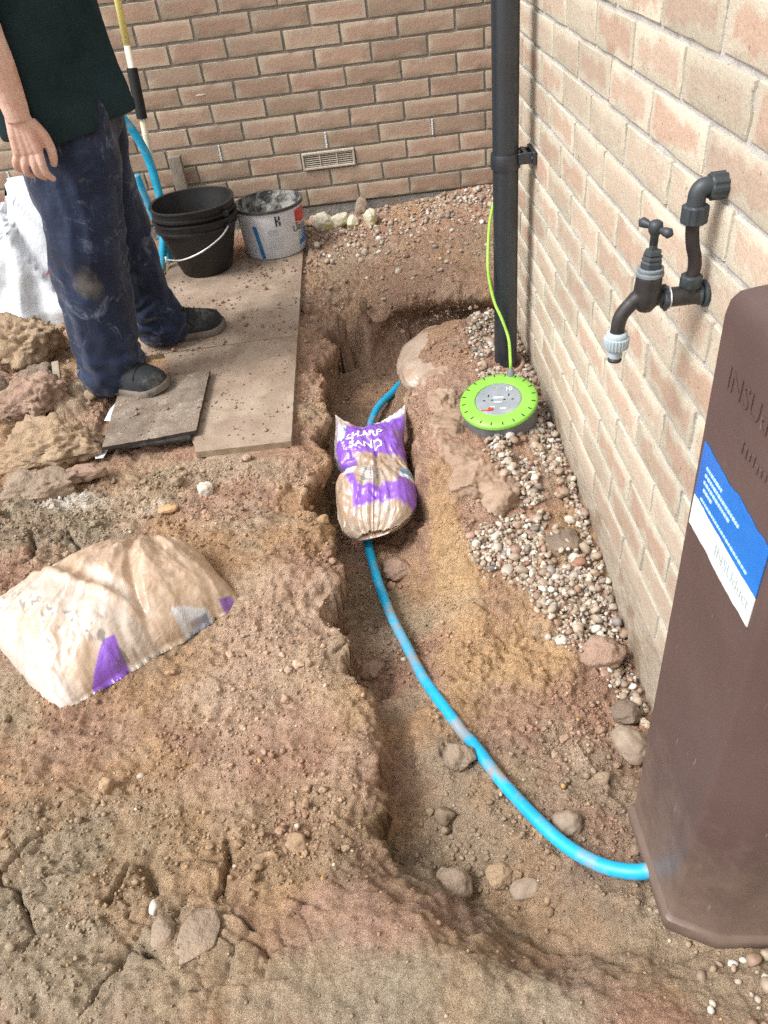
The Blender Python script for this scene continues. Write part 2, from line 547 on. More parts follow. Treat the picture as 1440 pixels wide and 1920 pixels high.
# normals of the smooth sheet, push along them
nz = 1 / np.sqrt(1 + gxv ** 2 + gyv ** 2).ravel()
nx, ny = (-gxv).ravel() * nz, (-gyv).ravel() * nz
fade = sstep(6, 2.6, np.maximum(np.abs(gx + .6), np.abs(gy + 1.8)))
fx, fy, fz = gx + d * nx * fade, gy + d * ny * fade, bz + d * nz * fade
# boards lie flat on the ground; the walls stand in it
ub = pip(gx, gy, [(-1.19, -1.80), (-.57, -1.78), (-.575, -.28), (-1.19, -.28)])
fz = np.where(ub, np.minimum(fz, -.0865), fz)
# the far bank of the trench is undercut
depth = sstep(-.11, -.25, fz)
und = depth * sstep(-1.30, -.92, gy) * sstep(.02, -.03, gy + .80) * sstep(-.38, -.27, gx)
fy = fy + 0.17 * und * sstep(-1.3, -.85, gy)
lft = depth * sstep(-.40, -.455, gx) * sstep(-2.5, -2.2, gy) * sstep(-1.0, -1.2, gy)
fx = fx - 0.040 * lft
# soil colours
RED, OCH, GRY, PAL, DRK = (np.array(c) for c in ((.345, .218, .155), (.42, .282, .145), (.315, .272, .20), (.50, .38, .285), (.22, .145, .105)))
t1 = sstep(-.15, .4, fbm(p3 * 3.1 + 4, 4, 51))[:, None]
t2 = sstep(.05, .55, fbm(p3 * 3.7 + 14, 4, 52))[:, None]
t3 = sstep(-.05, .6, fbm(p3 * 6.5 + 24, 4, 53))[:, None]
colr = RED * (1 - .5 * t1) + OCH * .5 * t1
colr = colr * (1 - .6 * t2) + GRY * .6 * t2
colr = colr * (1 - .4 * t3) + PAL * .4 * t3
def tint(m, c, amt):
    global colr
    m = np.clip(m * (0.55 + .9 * sstep(-.3, .4, n_mid)), 0, 1)[:, None] * amt
    colr = colr * (1 - m) + c * m
tint(blob(gx, gy, -.20, -2.33, .07, .22) + blob(gx, gy, -.08, -2.45, .09, .09) + blob(gx, gy, -.21, -2.05, .035, .2), np.array([.48, .325, .165]), .6)
tint(blob(gx, gy, -.5, -1.75, .04, .35) + blob(gx, gy, -.46, -2.5, .03, .2), np.array([.40, .27, .15]), .6)
tint(blob(gx, gy, -.62, -2.86, .3, .09), np.array([.34, .25, .155]), .6)
tint(blob(gx, gy, -.95, -2.95, .2, .18) + blob(gx, gy, -.36, -3.15, .2, .08) + blob(gx, gy, -1.25, -1.98, .2, .12), GRY * .98, .7)
tint(blob(gx, gy, -.20, -2.95, .25, .12) + blob(gx, gy, -.25, -2.75, .12, .12), np.array([.265, .22, .165]), .7)
tint(blob(gx, gy, -.43, -3.02, .16, .05) + blob(gx, gy, -.14, -1.5, .1, .3), np.array([.37, .24, .185]), .7)
tint(blob(gx, gy, -.6, -2.45, .18, .2), PAL * .95, .55)
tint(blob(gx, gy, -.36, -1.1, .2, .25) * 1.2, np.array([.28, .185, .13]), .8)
tint(blob(gx, gy, -.3, -.55, .5, .35), np.array([.31, .21, .15]), .6)
tint(blob(gx, gy, -1.17, -1.88, .075, .035, .7), np.array([.66, .62, .55]), .8)
tint(blob(gx, gy, -.97, -1.93, .05, .03, .7), np.array([.56, .47, .38]), .6)
colr = colr * (0.86 + .28 * cb * crumbly + .14 * (1 - crumbly))[:, None] * (1 + .10 * n_fin)[:, None]
colr = np.clip(colr * np.array([1.24, 1.205, 1.16]), .03, .82)
ny_, nx_ = GX.shape
idx = np.arange(nx_ * ny_).reshape(ny_, nx_)
GF = np.stack([idx[:-1, :-1], idx[:-1, 1:], idx[1:, 1:], idx[1:, :-1]], -1).reshape(-1, 4)
def soil_ground():
    m, nt, b = newmat("soil")
    a = nt.nodes.new("ShaderNodeAttribute"); a.attribute_name = "Col"
    co = coord(nt)
    n1 = noise_node(nt, 55, 7, .7, co); c = mixc(nt, 1.0, a.outputs["Color"], ramp(nt, n1.outputs[0], [(.25, .70), (.75, 1.26)]).outputs[0], 'MULTIPLY')
    n2 = noise_node(nt, 320, 4, .7, co); c = mixc(nt, 1.0, c, ramp(nt, n2.outputs[0], [(.28, .70), (.5, 1.0), (.74, 1.30)]).outputs[0], 'MULTIPLY')
    n3 = noise_node(nt, 190, 2, .5, co); c = mixc(nt, ramp(nt, n3.outputs[0], [(.68, 0), (.72, .65)]).outputs[0], c, (.60, .50, .40))
    n4 = noise_node(nt, 150, 3, .6, co); c = mixc(nt, ramp(nt, n4.outputs[0], [(.26, .5), (.32, 0)]).outputs[0], c, (.17, .115, .085))
    nt.links.new(c, b.inputs["Base Color"])
    b.inputs["Roughness"].default_value = .95
    b.inputs["Specular IOR Level"].default_value = .15
    v = nt.nodes.new("ShaderNodeTexVoronoi"); v.inputs["Scale"].default_value = 85; nt.links.new(co, v.inputs["Vector"])
    n5 = noise_node(nt, 120, 5, .65, co); n6 = noise_node(nt, 380, 5, .7, co)
    p = bump(nt, b, v.outputs["Distance"], .40, -.007); p = bump(nt, b, n5.outputs[0], .8, .011, p); bump(nt, b, n6.outputs[0], .9, .0055, p)
    return m
M_SOIL = soil_ground()
tag(mk("ground", np.stack([fx, fy, fz], 1), GF, M_SOIL, col=colr), kind="structure")
FZ = fz.reshape(GX.shape)
CR = colr.reshape(GX.shape + (3,))

def gz(x, y):
    x = np.atleast_1d(np.asarray(x, float)); y = np.atleast_1d(np.asarray(y, float))
    i = np.clip(np.searchsorted(xs, x) - 1, 0, len(xs) - 2)
    j = np.clip(np.searchsorted(ys, y) - 1, 0, len(ys) - 2)
    a = np.clip((x - xs[i]) / (xs[i + 1] - xs[i]), 0, 1); b = np.clip((y - ys[j]) / (ys[j + 1] - ys[j]), 0, 1)
    return (FZ[j, i] * (1 - a) + FZ[j, i + 1] * a) * (1 - b) + (FZ[j + 1, i] * (1 - a) + FZ[j + 1, i + 1] * a) * b

def gcol(x, y):
    i = np.clip(np.searchsorted(xs, x), 0, len(xs) - 1); j = np.clip(np.searchsorted(ys, y), 0, len(ys) - 1)
    return CR[j, i]

def scatter(name, X, Y, S, C, mat, label, cat, sub=2, sink=0.25, rough=.18, zoff=None, squash=(.55, .95), facet=0.0, nvar=24, aspect=(.65, 1.0)):
    """many small stones as one mass"""
    rs = np.random.RandomState(len(X) + 3)
    T = []
    for k in range(nvar):
        v, f = rock((0, 0, 0), (1, 1, 1), 100 + k, sub, rough, 1.2, facet=facet)
        T.append(v)
    f = ico(sub)[1]
    n = len(X)
    nv = len(T[0])
    Z = gz(X, Y)
    V = np.zeros((n, nv, 3)); K = np.zeros((n, nv, 3))
    for i in range(n):
        v = T[rs.randint(nvar)] * np.array([1, rs.uniform(*aspect), rs.uniform(*squash)]) * S[i]
        a, b_, c_ = rs.uniform(0, 6.28), rs.normal(0, .35), rs.normal(0, .35)
        ca_, sa = math.cos(a), math.sin(a); cb2, sb = math.cos(b_), math.sin(b_); cc2, sc_ = math.cos(c_), math.sin(c_)
        M = np.array([[ca_, -sa, 0], [sa, ca_, 0], [0, 0, 1]]) @ np.array([[1, 0, 0], [0, cb2, -sb], [0, sb, cb2]]) @ np.array([[cc2, 0, sc_], [0, 1, 0], [-sc_, 0, cc2]])
        v = v @ M.T
        z = Z[i] - v[:, 2].min() * (1 - sink) - 0 + (0 if zoff is None else zoff[i])
        V[i] = v + np.array([X[i], Y[i], z])
        K[i] = C[i]
    F = (f[None] + (np.arange(n) * nv)[:, None, None]).reshape(-1, 3)
    o = mk(name, V.reshape(-1, 3), F, mat, col=K.reshape(-1, 3))
    return tag(o, label, cat, kind="stuff")
# ------------------------------------------------------------------ brick walls
def brick_mat(name, edge, core, dirt, redlo, redhi, bl=.06, lowdirt=None):
    m, nt, b = newmat(name)
    L = nt.links
    tc = nt.nodes.new("ShaderNodeTexCoord")
    oi = nt.nodes.new("ShaderNodeObjectInfo")
    add = nt.nodes.new("ShaderNodeVectorMath"); add.operation = 'ADD'
    sc = nt.nodes.new("ShaderNodeVectorMath"); sc.operation = 'SCALE'
    comb = nt.nodes.new("ShaderNodeCombineXYZ")
    for k in range(3):
        L.new(oi.outputs["Random"], comb.inputs[k])
    sc.inputs["Scale"].default_value = 37.0
    L.new(comb.outputs[0], sc.inputs[0])
    L.new(tc.outputs["Object"], add.inputs[0]); L.new(sc.outputs[0], add.inputs[1])
    sep = nt.nodes.new("ShaderNodeSeparateXYZ")
    L.new(tc.outputs["Object"], sep.inputs[0])
    def math_(op, a, bb=None, cl=False):
        n = nt.nodes.new("ShaderNodeMath"); n.operation = op; n.use_clamp = cl
        for i, v in enumerate((a, bb)):
            if v is None: continue
            if hasattr(v, "links"): L.new(v, n.inputs[i])
            else: n.inputs[i].default_value = v
        return n.outputs[0]
    ax = math_('SUBTRACT', 0.1075, math_('ABSOLUTE', sep.outputs[0]))
    az = math_('SUBTRACT', 0.0325, math_('ABSOLUTE', sep.outputs[2]))
    dist = math_('MINIMUM', ax, math_('MULTIPLY', az, 1.25))
    st = nt.nodes.new("ShaderNodeVectorMath"); st.operation = 'MULTIPLY'; st.inputs[1].default_value = (1.0, 1.0, .38)
    L.new(add.outputs[0], st.inputs[0])
    blot = noise_node(nt, 19, 3, 0.55, st.outputs[0])
    d2 = math_('ADD', dist, math_('MULTIPLY', math_('SUBTRACT', blot.outputs[0], 0.55), bl))
    mr = nt.nodes.new("ShaderNodeMapRange"); mr.interpolation_type = 'SMOOTHSTEP'
    mr.inputs[1].default_value = 0.004; mr.inputs[2].default_value = 0.021
    L.new(d2, mr.inputs[0])
    # how red this one brick is
    rr = nt.nodes.new("ShaderNodeMapRange")
    rr.inputs[3].default_value = redlo; rr.inputs[4].default_value = redhi
    L.new(oi.outputs["Random"], rr.inputs[0])
    core_f = math_('MULTIPLY', mr.outputs[0], rr.outputs[0], True)
    c = mixc(nt, core_f, edge, core)
    # dry dusty streaks and specks
    fine = noise_node(nt, 210, 5, 0.7, add.outputs[0])
    fr = ramp(nt, fine.outputs[0], [(.3, .84), (.7, 1.12)])
    c = mixc(nt, 1.0, c, fr.outputs[0], 'MULTIPLY')
    wn2 = nt.nodes.new("ShaderNodeTexWhiteNoise"); wn2.noise_dimensions = '1D'
    L.new(math_('MULTIPLY', oi.outputs["Random"], 91.7), wn2.inputs["W"])
    br = ramp(nt, wn2.outputs["Value"], [(0, .84), (1, 1.12)])
    c = mixc(nt, 1.0, c, br.outputs[0], 'MULTIPLY')
    dk = noise_node(nt, 30, 5, 0.7, add.outputs[0])
    dr = ramp(nt, dk.outputs[0], [(.60, 0.0), (.72, .55)])
    c = mixc(nt, dr.outputs[0], c, dirt)
    sp = noise_node(nt, 90, 2, 0.5, add.outputs[0])
    sr = ramp(nt, sp.outputs[0], [(.70, 0.0), (.74, .55)])
    c = mixc(nt, sr.outputs[0], c, (.12, .08, .06))
    if lowdirt is not None:      # splashed mud on the lowest courses
        geo = nt.nodes.new("ShaderNodeNewGeometry")
        s3 = nt.nodes.new("ShaderNodeSeparateXYZ"); L.new(geo.outputs["Position"], s3.inputs[0])
        nn = noise_node(nt, 11, 5, 0.65, geo.outputs["Position"])
        h = math_('ADD', s3.outputs[2], math_('MULTIPLY', math_('SUBTRACT', nn.outputs[0], .5), .22))
        m3 = nt.nodes.new("ShaderNodeMapRange"); m3.interpolation_type = 'SMOOTHSTEP'
        m3.inputs[1].default_value = .10; m3.inputs[2].default_value = -.10
        m3.inputs[3].default_value = 0; m3.inputs[4].default_value = .6
        L.new(h, m3.inputs[0])
        c = mixc(nt, m3.outputs[0], c, lowdirt)
    L.new(c, b.inputs["Base Color"])
    b.inputs["Roughness"].default_value = 0.92
    b.inputs["Specular IOR Level"].default_value = 0.2
    nb = noise_node(nt, 160, 6, 0.7, add.outputs[0])
    bp = bump(nt, b, nb.outputs[0], .45, .003)
    n5 = noise_node(nt, 28, 4, 0.6, add.outputs[0])
    bump(nt, b, n5.outputs[0], .35, .006, bp)
    return m

M_BRK_R = brick_mat("buff_brick", (.545, .49, .385), (.485, .345, .258), (.48, .39, .29), .25, 1.0, .085, lowdirt=(.38, .30, .22))
M_BRK_B = brick_mat("shaded_brick", (.425, .34, .25), (.405, .268, .195), (.32, .24, .175), .5, 1.0, .055)  # darker copy of the right wall's brick: weaker light put into its colour
M_MORT = mat2("mortar", (.40, .385, .365), (.50, .48, .455), 26, .95, .6, 150, .006, cc=(.66, .65, .63), ccscale=7, cclo=.60, cchi=.70)
M_MORT_B = mat2("mortar_grey", (.235, .215, .19), (.32, .29, .255), 26, .95, .6, 150, .006, cc=(.34, .31, .28), ccscale=7, cclo=.60, cchi=.70)

def brick_mesh(seed, L_=0.215, H_=0.065, D_=0.05):
    rs = np.random.RandomState(seed)
    nxx, nzz = 7, 5
    hx, hz = L_ / 2, H_ / 2
    V = []
    us = np.array([-1, -.984, -.6, -.2, .2, .6, .984, 1]); vs = np.array([-1, -.945, -.3, .3, .945, 1])
    top = rs.normal(0, .0011, nxx + 1); bot = rs.normal(0, .0011, nxx + 1)
    lf = rs.normal(0, .0012, nzz + 1); rt = rs.normal(0, .0012, nzz + 1)
    ring, front = {}, {}
    for a, u in enumerate(us):
        for c_, v in enumerate(vs):
            eu, ev = abs(u) > .99, abs(v) > .99
            x = u * hx; z = v * hz
            if eu and ev: x *= .990; z *= .965
            x += (lf if u < 0 else rt)[c_] * (1 if eu else 0)
            z += (bot if v < 0 else top)[a] * (1 if ev else 0)
            y = rs.normal(0, .0003) + (.0011 if (eu or ev) else 0) + (.0012 if (eu and ev) else 0)
            front[a, c_] = len(V); V.append((x, y, z))
    F = []
    for a in range(nxx):
        for c_ in range(nzz):
            F.append((front[a, c_], front[a + 1, c_], front[a + 1, c_ + 1], front[a, c_ + 1]))
    loop = [(a, 0) for a in range(nxx + 1)] + [(nxx, c_) for c_ in range(1, nzz + 1)] + [(a, nzz) for a in range(nxx - 1, -1, -1)] + [(0, c_) for c_ in range(nzz - 1, 0, -1)]
    prev = [front[k] for k in loop]
    for yy, gr in ((.006, 1), (D_, 1)):
        cur = []
        for k in loop:
            x, y, z = V[front[k]]
            u, v = us[k[0]], vs[k[1]]
            x2 = x + (np.sign(u) * .0006 if abs(u) > .99 else 0); z2 = z + (np.sign(v) * .0006 if abs(v) > .99 else 0)
            cur.append(len(V)); V.append((x2, yy, z2))
        n = len(loop)
        for i in range(n):
            F.append((prev[i], cur[i], cur[(i + 1) % n], prev[(i + 1) % n]))
        prev = cur
    me = bpy.data.meshes.new("brick")
    me.from_pydata([tuple(v) for v in V], [], F)
    me.update()
    me.polygons.foreach_set("use_smooth", np.ones(len(me.polygons), bool))
    me.set_sharp_from_angle(angle=math.radians(28))
    return me

def variants(mat, L_, k0, n=7):
    o = []
    for k in range(n):
        me = brick_mesh(k0 + k, L_)
        me.materials.append(mat)
        o.append(me)
    return o

def cut_brick(parent, mat, seed, L_, loc, rz):
    me = brick_mesh(seed, L_)
    me.materials.append(mat)
    o = bpy.data.objects.new("brick", me)
    COL.objects.link(o); o.parent = parent
    o.location = loc; o.rotation_euler = (0, 0, rz)

def wall_course_bricks(parent, meshes, mat, a0, a1, off, row, place, rz, skip=()):
    """bricks of one course between a0 and a1; joints at off + k*0.225"""
    k = math.floor((a0 - off) / .225)
    while off + k * .225 < a1 - .01:
        s0, s1 = max(off + k * .225, a0), min(off + (k + 1) * .225, a1)
        k += 1
        c = (s0 + s1) / 2
        if any(abs(c - s) < .05 for s in skip) or s1 - s0 < .03:
            continue
        loc = place(c, (row + .5) * .075)
        if s1 - s0 > .22:
            o = bpy.data.objects.new("brick", R.choice(meshes))
            COL.objects.link(o); o.parent = parent
            o.location = (loc[0], loc[1], loc[2] + R.gauss(0, .0006)); o.rotation_euler = (R.gauss(0, .006), R.gauss(0, .002), rz + R.gauss(0, .004))
        else:
            cut_brick(parent, mat, R.randint(0, 9999), s1 - s0 - .01, loc, rz)

def mass_bricks(name, parent, mat, rows, a0, a1, offs, place, rz):
    """higher or hidden courses, joined"""
    V, F, n = [], [], 0
    M = rotm('Z', math.degrees(rz))
    for r in rows:
        off = offs(r); k = math.floor((a0 - off) / .225)
        while off + k * .225 < a1 - .01:
            s0, s1 = max(off + k * .225, a0), min(off + (k + 1) * .225, a1); k += 1
            if s1 - s0 < .03: continue
            v, f = boxm((0, .022, 0), (s1 - s0 - .010, .05, .065), .003, None, 1)
            V.append(v @ M.T + np.array(place((s0 + s1) / 2, (r + .5) * .075)))
            F += [tuple(i + n for i in q) for q in f]; n += len(v)
    o = mk(name, np.vstack(V) , F, mat, parent, smooth=False)
    return tag(o, kind="stuff")

# ---- back wall, face at y = 0
bw = empty("brick_wall", (-.8, 0.0, 0))
tag(bw, "brick wall across the back behind the buckets, with a small air vent", "wall", kind="thing")
vb = variants(M_BRK_B, .215, 10)
placeB = lambda s, z: (s + .8, 0.0, z)
for r in range(0, 14):
    off = 0.0 if r % 2 else .1125
    wall_course_bricks(bw, vb, M_BRK_B, -2.03, .8, off, r, placeB, 0, skip=(-.45,) if r == 2 else ())
placeBw = lambda s, z: (s, 0.0, z)
mass_bricks("upper_courses", bw, M_BRK_B, range(14, 33), -4.5, .8, lambda r: 0.0 if r % 2 else .1125, placeBw, 0)
mass_bricks("left_courses", bw, M_BRK_B, range(0, 14), -4.5, -2.03, lambda r: 0.0 if r % 2 else .1125, placeBw, 0)
def mortar_sheet(name, parent, mat, o0, du, nu, nv, du_v, dv_v, nrm, amp=.0016):
    uu, vv = np.meshgrid(np.linspace(0, 1, nu), np.linspace(0, 1, nv))
    P = np.array(o0)[None] + uu.ravel()[:, None] * np.array(du_v)[None] + vv.ravel()[:, None] * np.array(dv_v)[None]
    P = P + (amp * fbm(P * 30, 3, 77))[:, None] * np.array(nrm)[None]
    ii = np.arange(nu * nv).reshape(nv, nu)
    F = np.stack([ii[:-1, :-1], ii[:-1, 1:], ii[1:, 1:], ii[1:, :-1]], -1).reshape(-1, 4)
    return mk(name, P, F, mat, parent)
mortar_sheet("mortar", bw, M_MORT_B, (-4.5, .0058, 0), 0, 420, 90, (5.3, 0, 0), (0, 0, 2.47), (0, -1, 0))
M_CONC = mat2("concrete", (.20, .195, .18), (.31, .30, .275), 18, .95, .7, 60, .012, cc=(.25, .19, .14), ccscale=9)
v, f = boxm((-1.85, .037, -.20), (5.3, .06, .388), .004)
mk("footing", v, f, M_CONC, bw, False)
# air brick
M_VENT = mat2("vent_clay", (.46, .40, .32), (.55, .485, .40), 40, .75, .2, 200, .002)
M_BLACK = mat2("dark_void", (.012, .011, .010), (.02, .018, .016), 30, .95, 0)
ab = []
for cz, hh in ((.1575, .006), (.2165, .006)):
    ab.append(boxm((-.45, -.002, cz), (.224, .014, hh + .003), .0015, segs=1))
for cx, ww in ((-.5585, .008), (-.3415, .008)):
    ab.append(boxm((cx, -.002, .187), (ww, .0135, .052), .0015, segs=1))
v, f = join(ab)
vent = mk("air_vent", v, f, M_VENT, bw, False)
tag(vent, "pale clay air vent with horizontal slots")
v, f = boxm((-.45, .02, .187), (.216, .02, .056)); mk("vent_cavity", v, f, M_BLACK, vent, False)
for k in range(6):
    v, f = boxm((-.45, -.001, .1665 + k * .0082), (.2085, .008, .0034), .0006, segs=1)
    mk("vent_slat", v, f, M_VENT, vent, False)
for cx in (-.486, -.414):
    v, f = boxm((cx, -.0025, .187), (.005, .0085, .0515)); mk("vent_divider", v, f, M_VENT, vent, False)
M_WEEP = mat2("weep_plastic", (.62, .61, .58), (.72, .71, .69), 60, .6, 0)
for x in (0.0, -.45, -.90, -1.8):
    pc = [boxm((x, -.0005, .2625), (.0075, .004, .064))]
    for k in range(7):
        pc.append(boxm((x + (.0012 if k % 2 else -.0012), -.003, .236 + k * .0088), (.0062, .004, .0046), .0006, segs=1))
    v, f = join(pc)
    mk("weep_vent", v, f, M_WEEP, bw, False)
M_SCUFF = mat2("mortar_smear", (.58, .44, .36), (.70, .60, .52), 60, .95, .4, 150)
v, f = rock((-.925, .0008, .487), (.022, .0022, .0045), 3, 3, .4, 2.2); v = v @ np.eye(3); mk("mortar_smear", v, f, M_SCUFF, bw)

# ---- right wall, face at x = XR, from y = -1.10 towards the camera, and its return at the far end
XR, YE = 0.137, -1.10
rw = empty("house_wall", (XR, -2.2, 0))
tag(rw, "pale buff brick house wall on the right, with tap and brown duct fixed to it", "wall", kind="thing")
vr = variants(M_BRK_R, .215, 40)
placeR = lambda s, z: (0.0, -s + 2.2, z)       # s runs towards the camera
for r in range(-1, 15):
    off = 2.563 if r % 2 else 2.563 + .1125
    wall_course_bricks(rw, vr, M_BRK_R, -YE, 3.32, off, r, placeR, -math.pi / 2)
placeRw = lambda s, z: (XR, -s, z)
offR = lambda r: 2.563 if r % 2 else 2.563 + .1125
mass_bricks("upper_courses", rw, M_BRK_R, range(15, 33), -YE, 5.2, offR, placeRw, -math.pi / 2)
mass_bricks("near_courses", rw, M_BRK_R, range(-1, 15), 3.32, 5.2, offR, placeRw, -math.pi / 2)
mass_bricks("return_courses", rw, M_BRK_R, range(-1, 33), XR + .052, 1.6, lambda r: XR + (.1125 if r % 2 else 0), lambda s, z: (s, YE, z), math.pi)
mortar_sheet("mortar", rw, M_MORT, (XR + .0044, YE, -.08), 0, 460, 240, (0, -4.1, 0), (0, 0, 2.55), (-1, 0, 0), .0022)
M_PLINTH = mat2("plinth_render", (.33, .27, .205), (.43, .37, .29), 9, .95, .7, 70, .008, cc=(.27, .20, .14), ccscale=8, cclo=.5, cchi=.62)
v, f = boxm((XR + .039, -3.15 - .0, -.285), (.070, 4.1, .405), .006); mk("plinth", v, f, M_PLINTH, rw, False)
v, f = boxm((.93, YE - .03, 1.19), (1.45, .048, 2.54)); mk("return_mortar", v, f, M_MORT, rw, False)
# ------------------------------------------------------------------ things fixed to the right wall
M_PIPE = mat2("black_upvc", (.010, .016, .022), (.014, .022, .030), 8, .40, .04, 30, .002, spec=.9, rvar=.05, cc=(.05, .045, .04), ccscale=30, cclo=.66, cchi=.72)
PX, PY = .0615, -1.38
dp = empty("downpipe", (PX, PY, -.1))
tag(dp, "black plastic downpipe standing against the end of the buff brick wall", "downpipe")
v, f = lathe([(.0, -.16), (.034, -.16), (.034, 2.4), (.030, 2.4), (.030, -.15)], 40, (PX, PY, 0)); mk("pipe", v, f, M_PIPE, dp, sharp=40)
br = []
br.append(lathe([(.0342, .478), (.0385, .478), (.0395, .482), (.0395, .512), (.0385, .516), (.0342, .516)], 40, (PX, PY, 0)))
v, f = join(br); clip = mk("pipe_clip", v, f, M_PIPE, dp, sharp=40)
arms = []
for dy in (-.028, .024):
    arms.append(boxm(((PX + .034 + XR) / 2 + .004, PY + dy, .503), (XR - PX - .034 + .02, .008, .028), .002, segs=1))
arms.append(boxm((XR - .006, PY, .503), (.010, .085, .034), .002, segs=1))
arms.append(boxm((PX + .048, PY, .503), (.012, .060, .030), .002, segs=1))
v, f = join(arms); mk("clip_bracket", v, f, M_PIPE, clip, False)
for dy in (-.035, .035):
    v, f = lathe([(0, 0), (.006, 0), (.0055, .003), (0, .0045)], 12, (XR - .0112, PY + dy, .503), (-1, 0, 0)); mk("screw", v, f, M_PIPE, clip)
M_CLAY = mat2("clay_collar", (.34, .215, .16), (.45, .31, .24), 25, .8, .3, 120, .003, cc=(.30, .2, .14))
v, f = lathe([(.048, -.17), (.060, -.17), (.066, -.118), (.066, -.104), (.061, -.099), (.055, -.103), (.050, -.12), (.046, -.17)], 40, (PX - .012, PY - .006, 0), (-.05, -.06, 1))
tag(mk("drain_collar", v, f, M_CLAY, org=(PX, PY, -.17)), "round terracotta drain collar in the gravel at the foot of the downpipe", "drain")

# ---- tap
TY = -2.527
M_TAP = mat2("tap_bronze", (.030, .029, .028), (.055, .052, .050), 40, .42, .15, 160, .002, spec=.5, rvar=.08, metal=.25, cc=(.10, .085, .075), ccscale=22)
M_TAPD = mat2("tap_plastic", (.028, .036, .042), (.045, .055, .060), 40, .5, .1, 160, .002, spec=.5)
M_HOSE = mat2("hose_dark", (.022, .018, .018), (.04, .032, .032), 30, .55, .2, 120, .002)
M_GREYP = mat2("grey_plastic", (.36, .44, .47), (.44, .52, .55), 50, .45, .05, 100, .001)
M_PTFE = mat2("white_tape", (.7, .7, .7), (.8, .8, .8), 50, .6, .1)
tp = empty("garden_tap", (XR, TY, .62))
tag(tp, "dark bronze garden tap and bent supply pipe on the buff brick wall", "tap")
def T(x, z, dy=0.0): return (x, TY + dy, z)
# elbow out of the wall
V_, F_ = tube(smooth_path([T(XR + .01, .769), T(.118, .770), T(.108, .769), T(.1035, .762), T(.103, .748), T(.103, .735)], 6), .0115, 16); mk("elbow", V_, F_, M_TAPD, tp)
def nut(name, c, ax, r, h, mat, ribs=0):
    n = 48
    prof = [(0, -h / 2), (r * .86, -h / 2), (r, -h / 2 + .002), (r, h / 2 - .002), (r * .86, h / 2), (0, h / 2)]
    v, f = lathe(prof, n, (0, 0, 0))
    if ribs:
        a = np.arctan2(v[:, 1], v[:, 0]); rr = np.hypot(v[:, 0], v[:, 1])
        k = 1 + np.where(rr > r * .9, .05 * np.sign(np.cos(a * ribs)), 0)
        v[:, 0] *= k; v[:, 1] *= k
    M = np.array(Vector(ax).to_track_quat('Z', 'Y').to_matrix())
    return mk(name, v @ M.T + np.array(c), f, mat, tp, sharp=35)
nut("union_nut", T(.1275, .769), (1, 0, 0), .0165, .022, M_TAPD, 10)
nut("union_nut", T(.1035, .736), (0, .0, 1), .0165, .024, M_TAPD, 10)
V_, F_ = tube(smooth_path([T(.1035, .73), T(.1035, .715), T(.107, .695), T(.1125, .677), T(.1145, .662), T(.1125, .645)], 6), .0088, 16); mk("supply_pipe", V_, F_, M_HOSE, tp)
nut("compression_nut", T(.1125, .644), (0, 0, 1), .0145, .017, M_TAPD, 6)
# tee body
V_, F_ = join([lathe([(0, 0), (.0125, 0), (.0125, .024), (.010, .026), (0, .026)], 24, T(.1125, .617)), lathe([(0, 0), (.0135, 0), (.0135, .056), (0, .056)], 24, T(.132, .623), (-1, 0, 0))]); mk("tee", V_, F_, M_TAP, tp, sharp=40)
nut("wall_flange", T(.1335, .623), (1, 0, 0), .019, .006, M_TAPD)
nut("wall_flange", T(.1265, .623), (1, 0, 0), .0155, .006, M_TAPD)
nut("sealing_ring", T(.0835, .6235), (1, 0, 0), .0160, .003, M_PTFE)
nut("lock_nut", T(.0785, .6235), (1, 0, 0), .0175, .007, M_TAPD, 6)
# tap body
bodyp = [tube(smooth_path([T(.082, .6235), T(.068, .624), T(.052, .626)], 5), .0105, 20),
         tube([T(.0525, .608), T(.0525, .618), T(.0530, .632), T(.0535, .650), T(.0540, .660)], [.010, .0165, .0185, .0180, .0172], 20),
         tube(smooth_path([T(.052, .630), T(.040, .627), T(.028, .615), T(.0205, .604), T(.0175, .592), T(.0168, .576)], 6), list(np.interp(np.linspace(0, 1, 31), [0, .3, 1], [.0145, .0105, .0100])), 20)]
remesh("tap_body", bodyp, .0017, M_TAP, tp, 3)
v, f = lathe([(.0175, .0), (.0185, .001), (.0185, .0045), (.0165, .0055), (.0165, .008), (.0175, .009), (.0175, .011), (.014, .012)], 28, T(.0541, .659)); mk("washer_stack", v, f, mat2("grey_washer", (.15, .18, .20), (.21, .24, .26), 50, .5, .1), tp, sharp=30)
v, f = lathe([(.0165, 0), (.0145, .001), (.0145, .009), (.0120, .012), (.0145, .0135), (.0135, .0165), (.0105, .018), (.0125, .020), (.0115, .024), (.0060, .026), (.0055, .041), (0, .041)], 6, T(.0541, .6695)); mk("headgear", v, f, M_TAPD, tp, smooth=False)
v, f = lathe([(0, 0), (.0055, 0), (.0055, .012), (.0075, .015), (.009, .018), (.0095, .024), (.0085, .029), (.005, .0315), (0, .032)], 24, T(.0541, .702)); hub = mk("handle_hub", v, f, M_TAPD, tp)
ha = np.array([.55, -.82, -.12]); ha /= np.linalg.norm(ha)
cbar = np.array(T(.0541, .724))
v, f = tube([cbar + ha * t for t in (-.027, -.022, -.016, -.008, 0, .008, .016, .022, .027)], [.002, .0068, .0060, .0038, .005, .0038, .0060, .0068, .002], 16); mk("cross_handle", v, f, M_TAPD, hub)
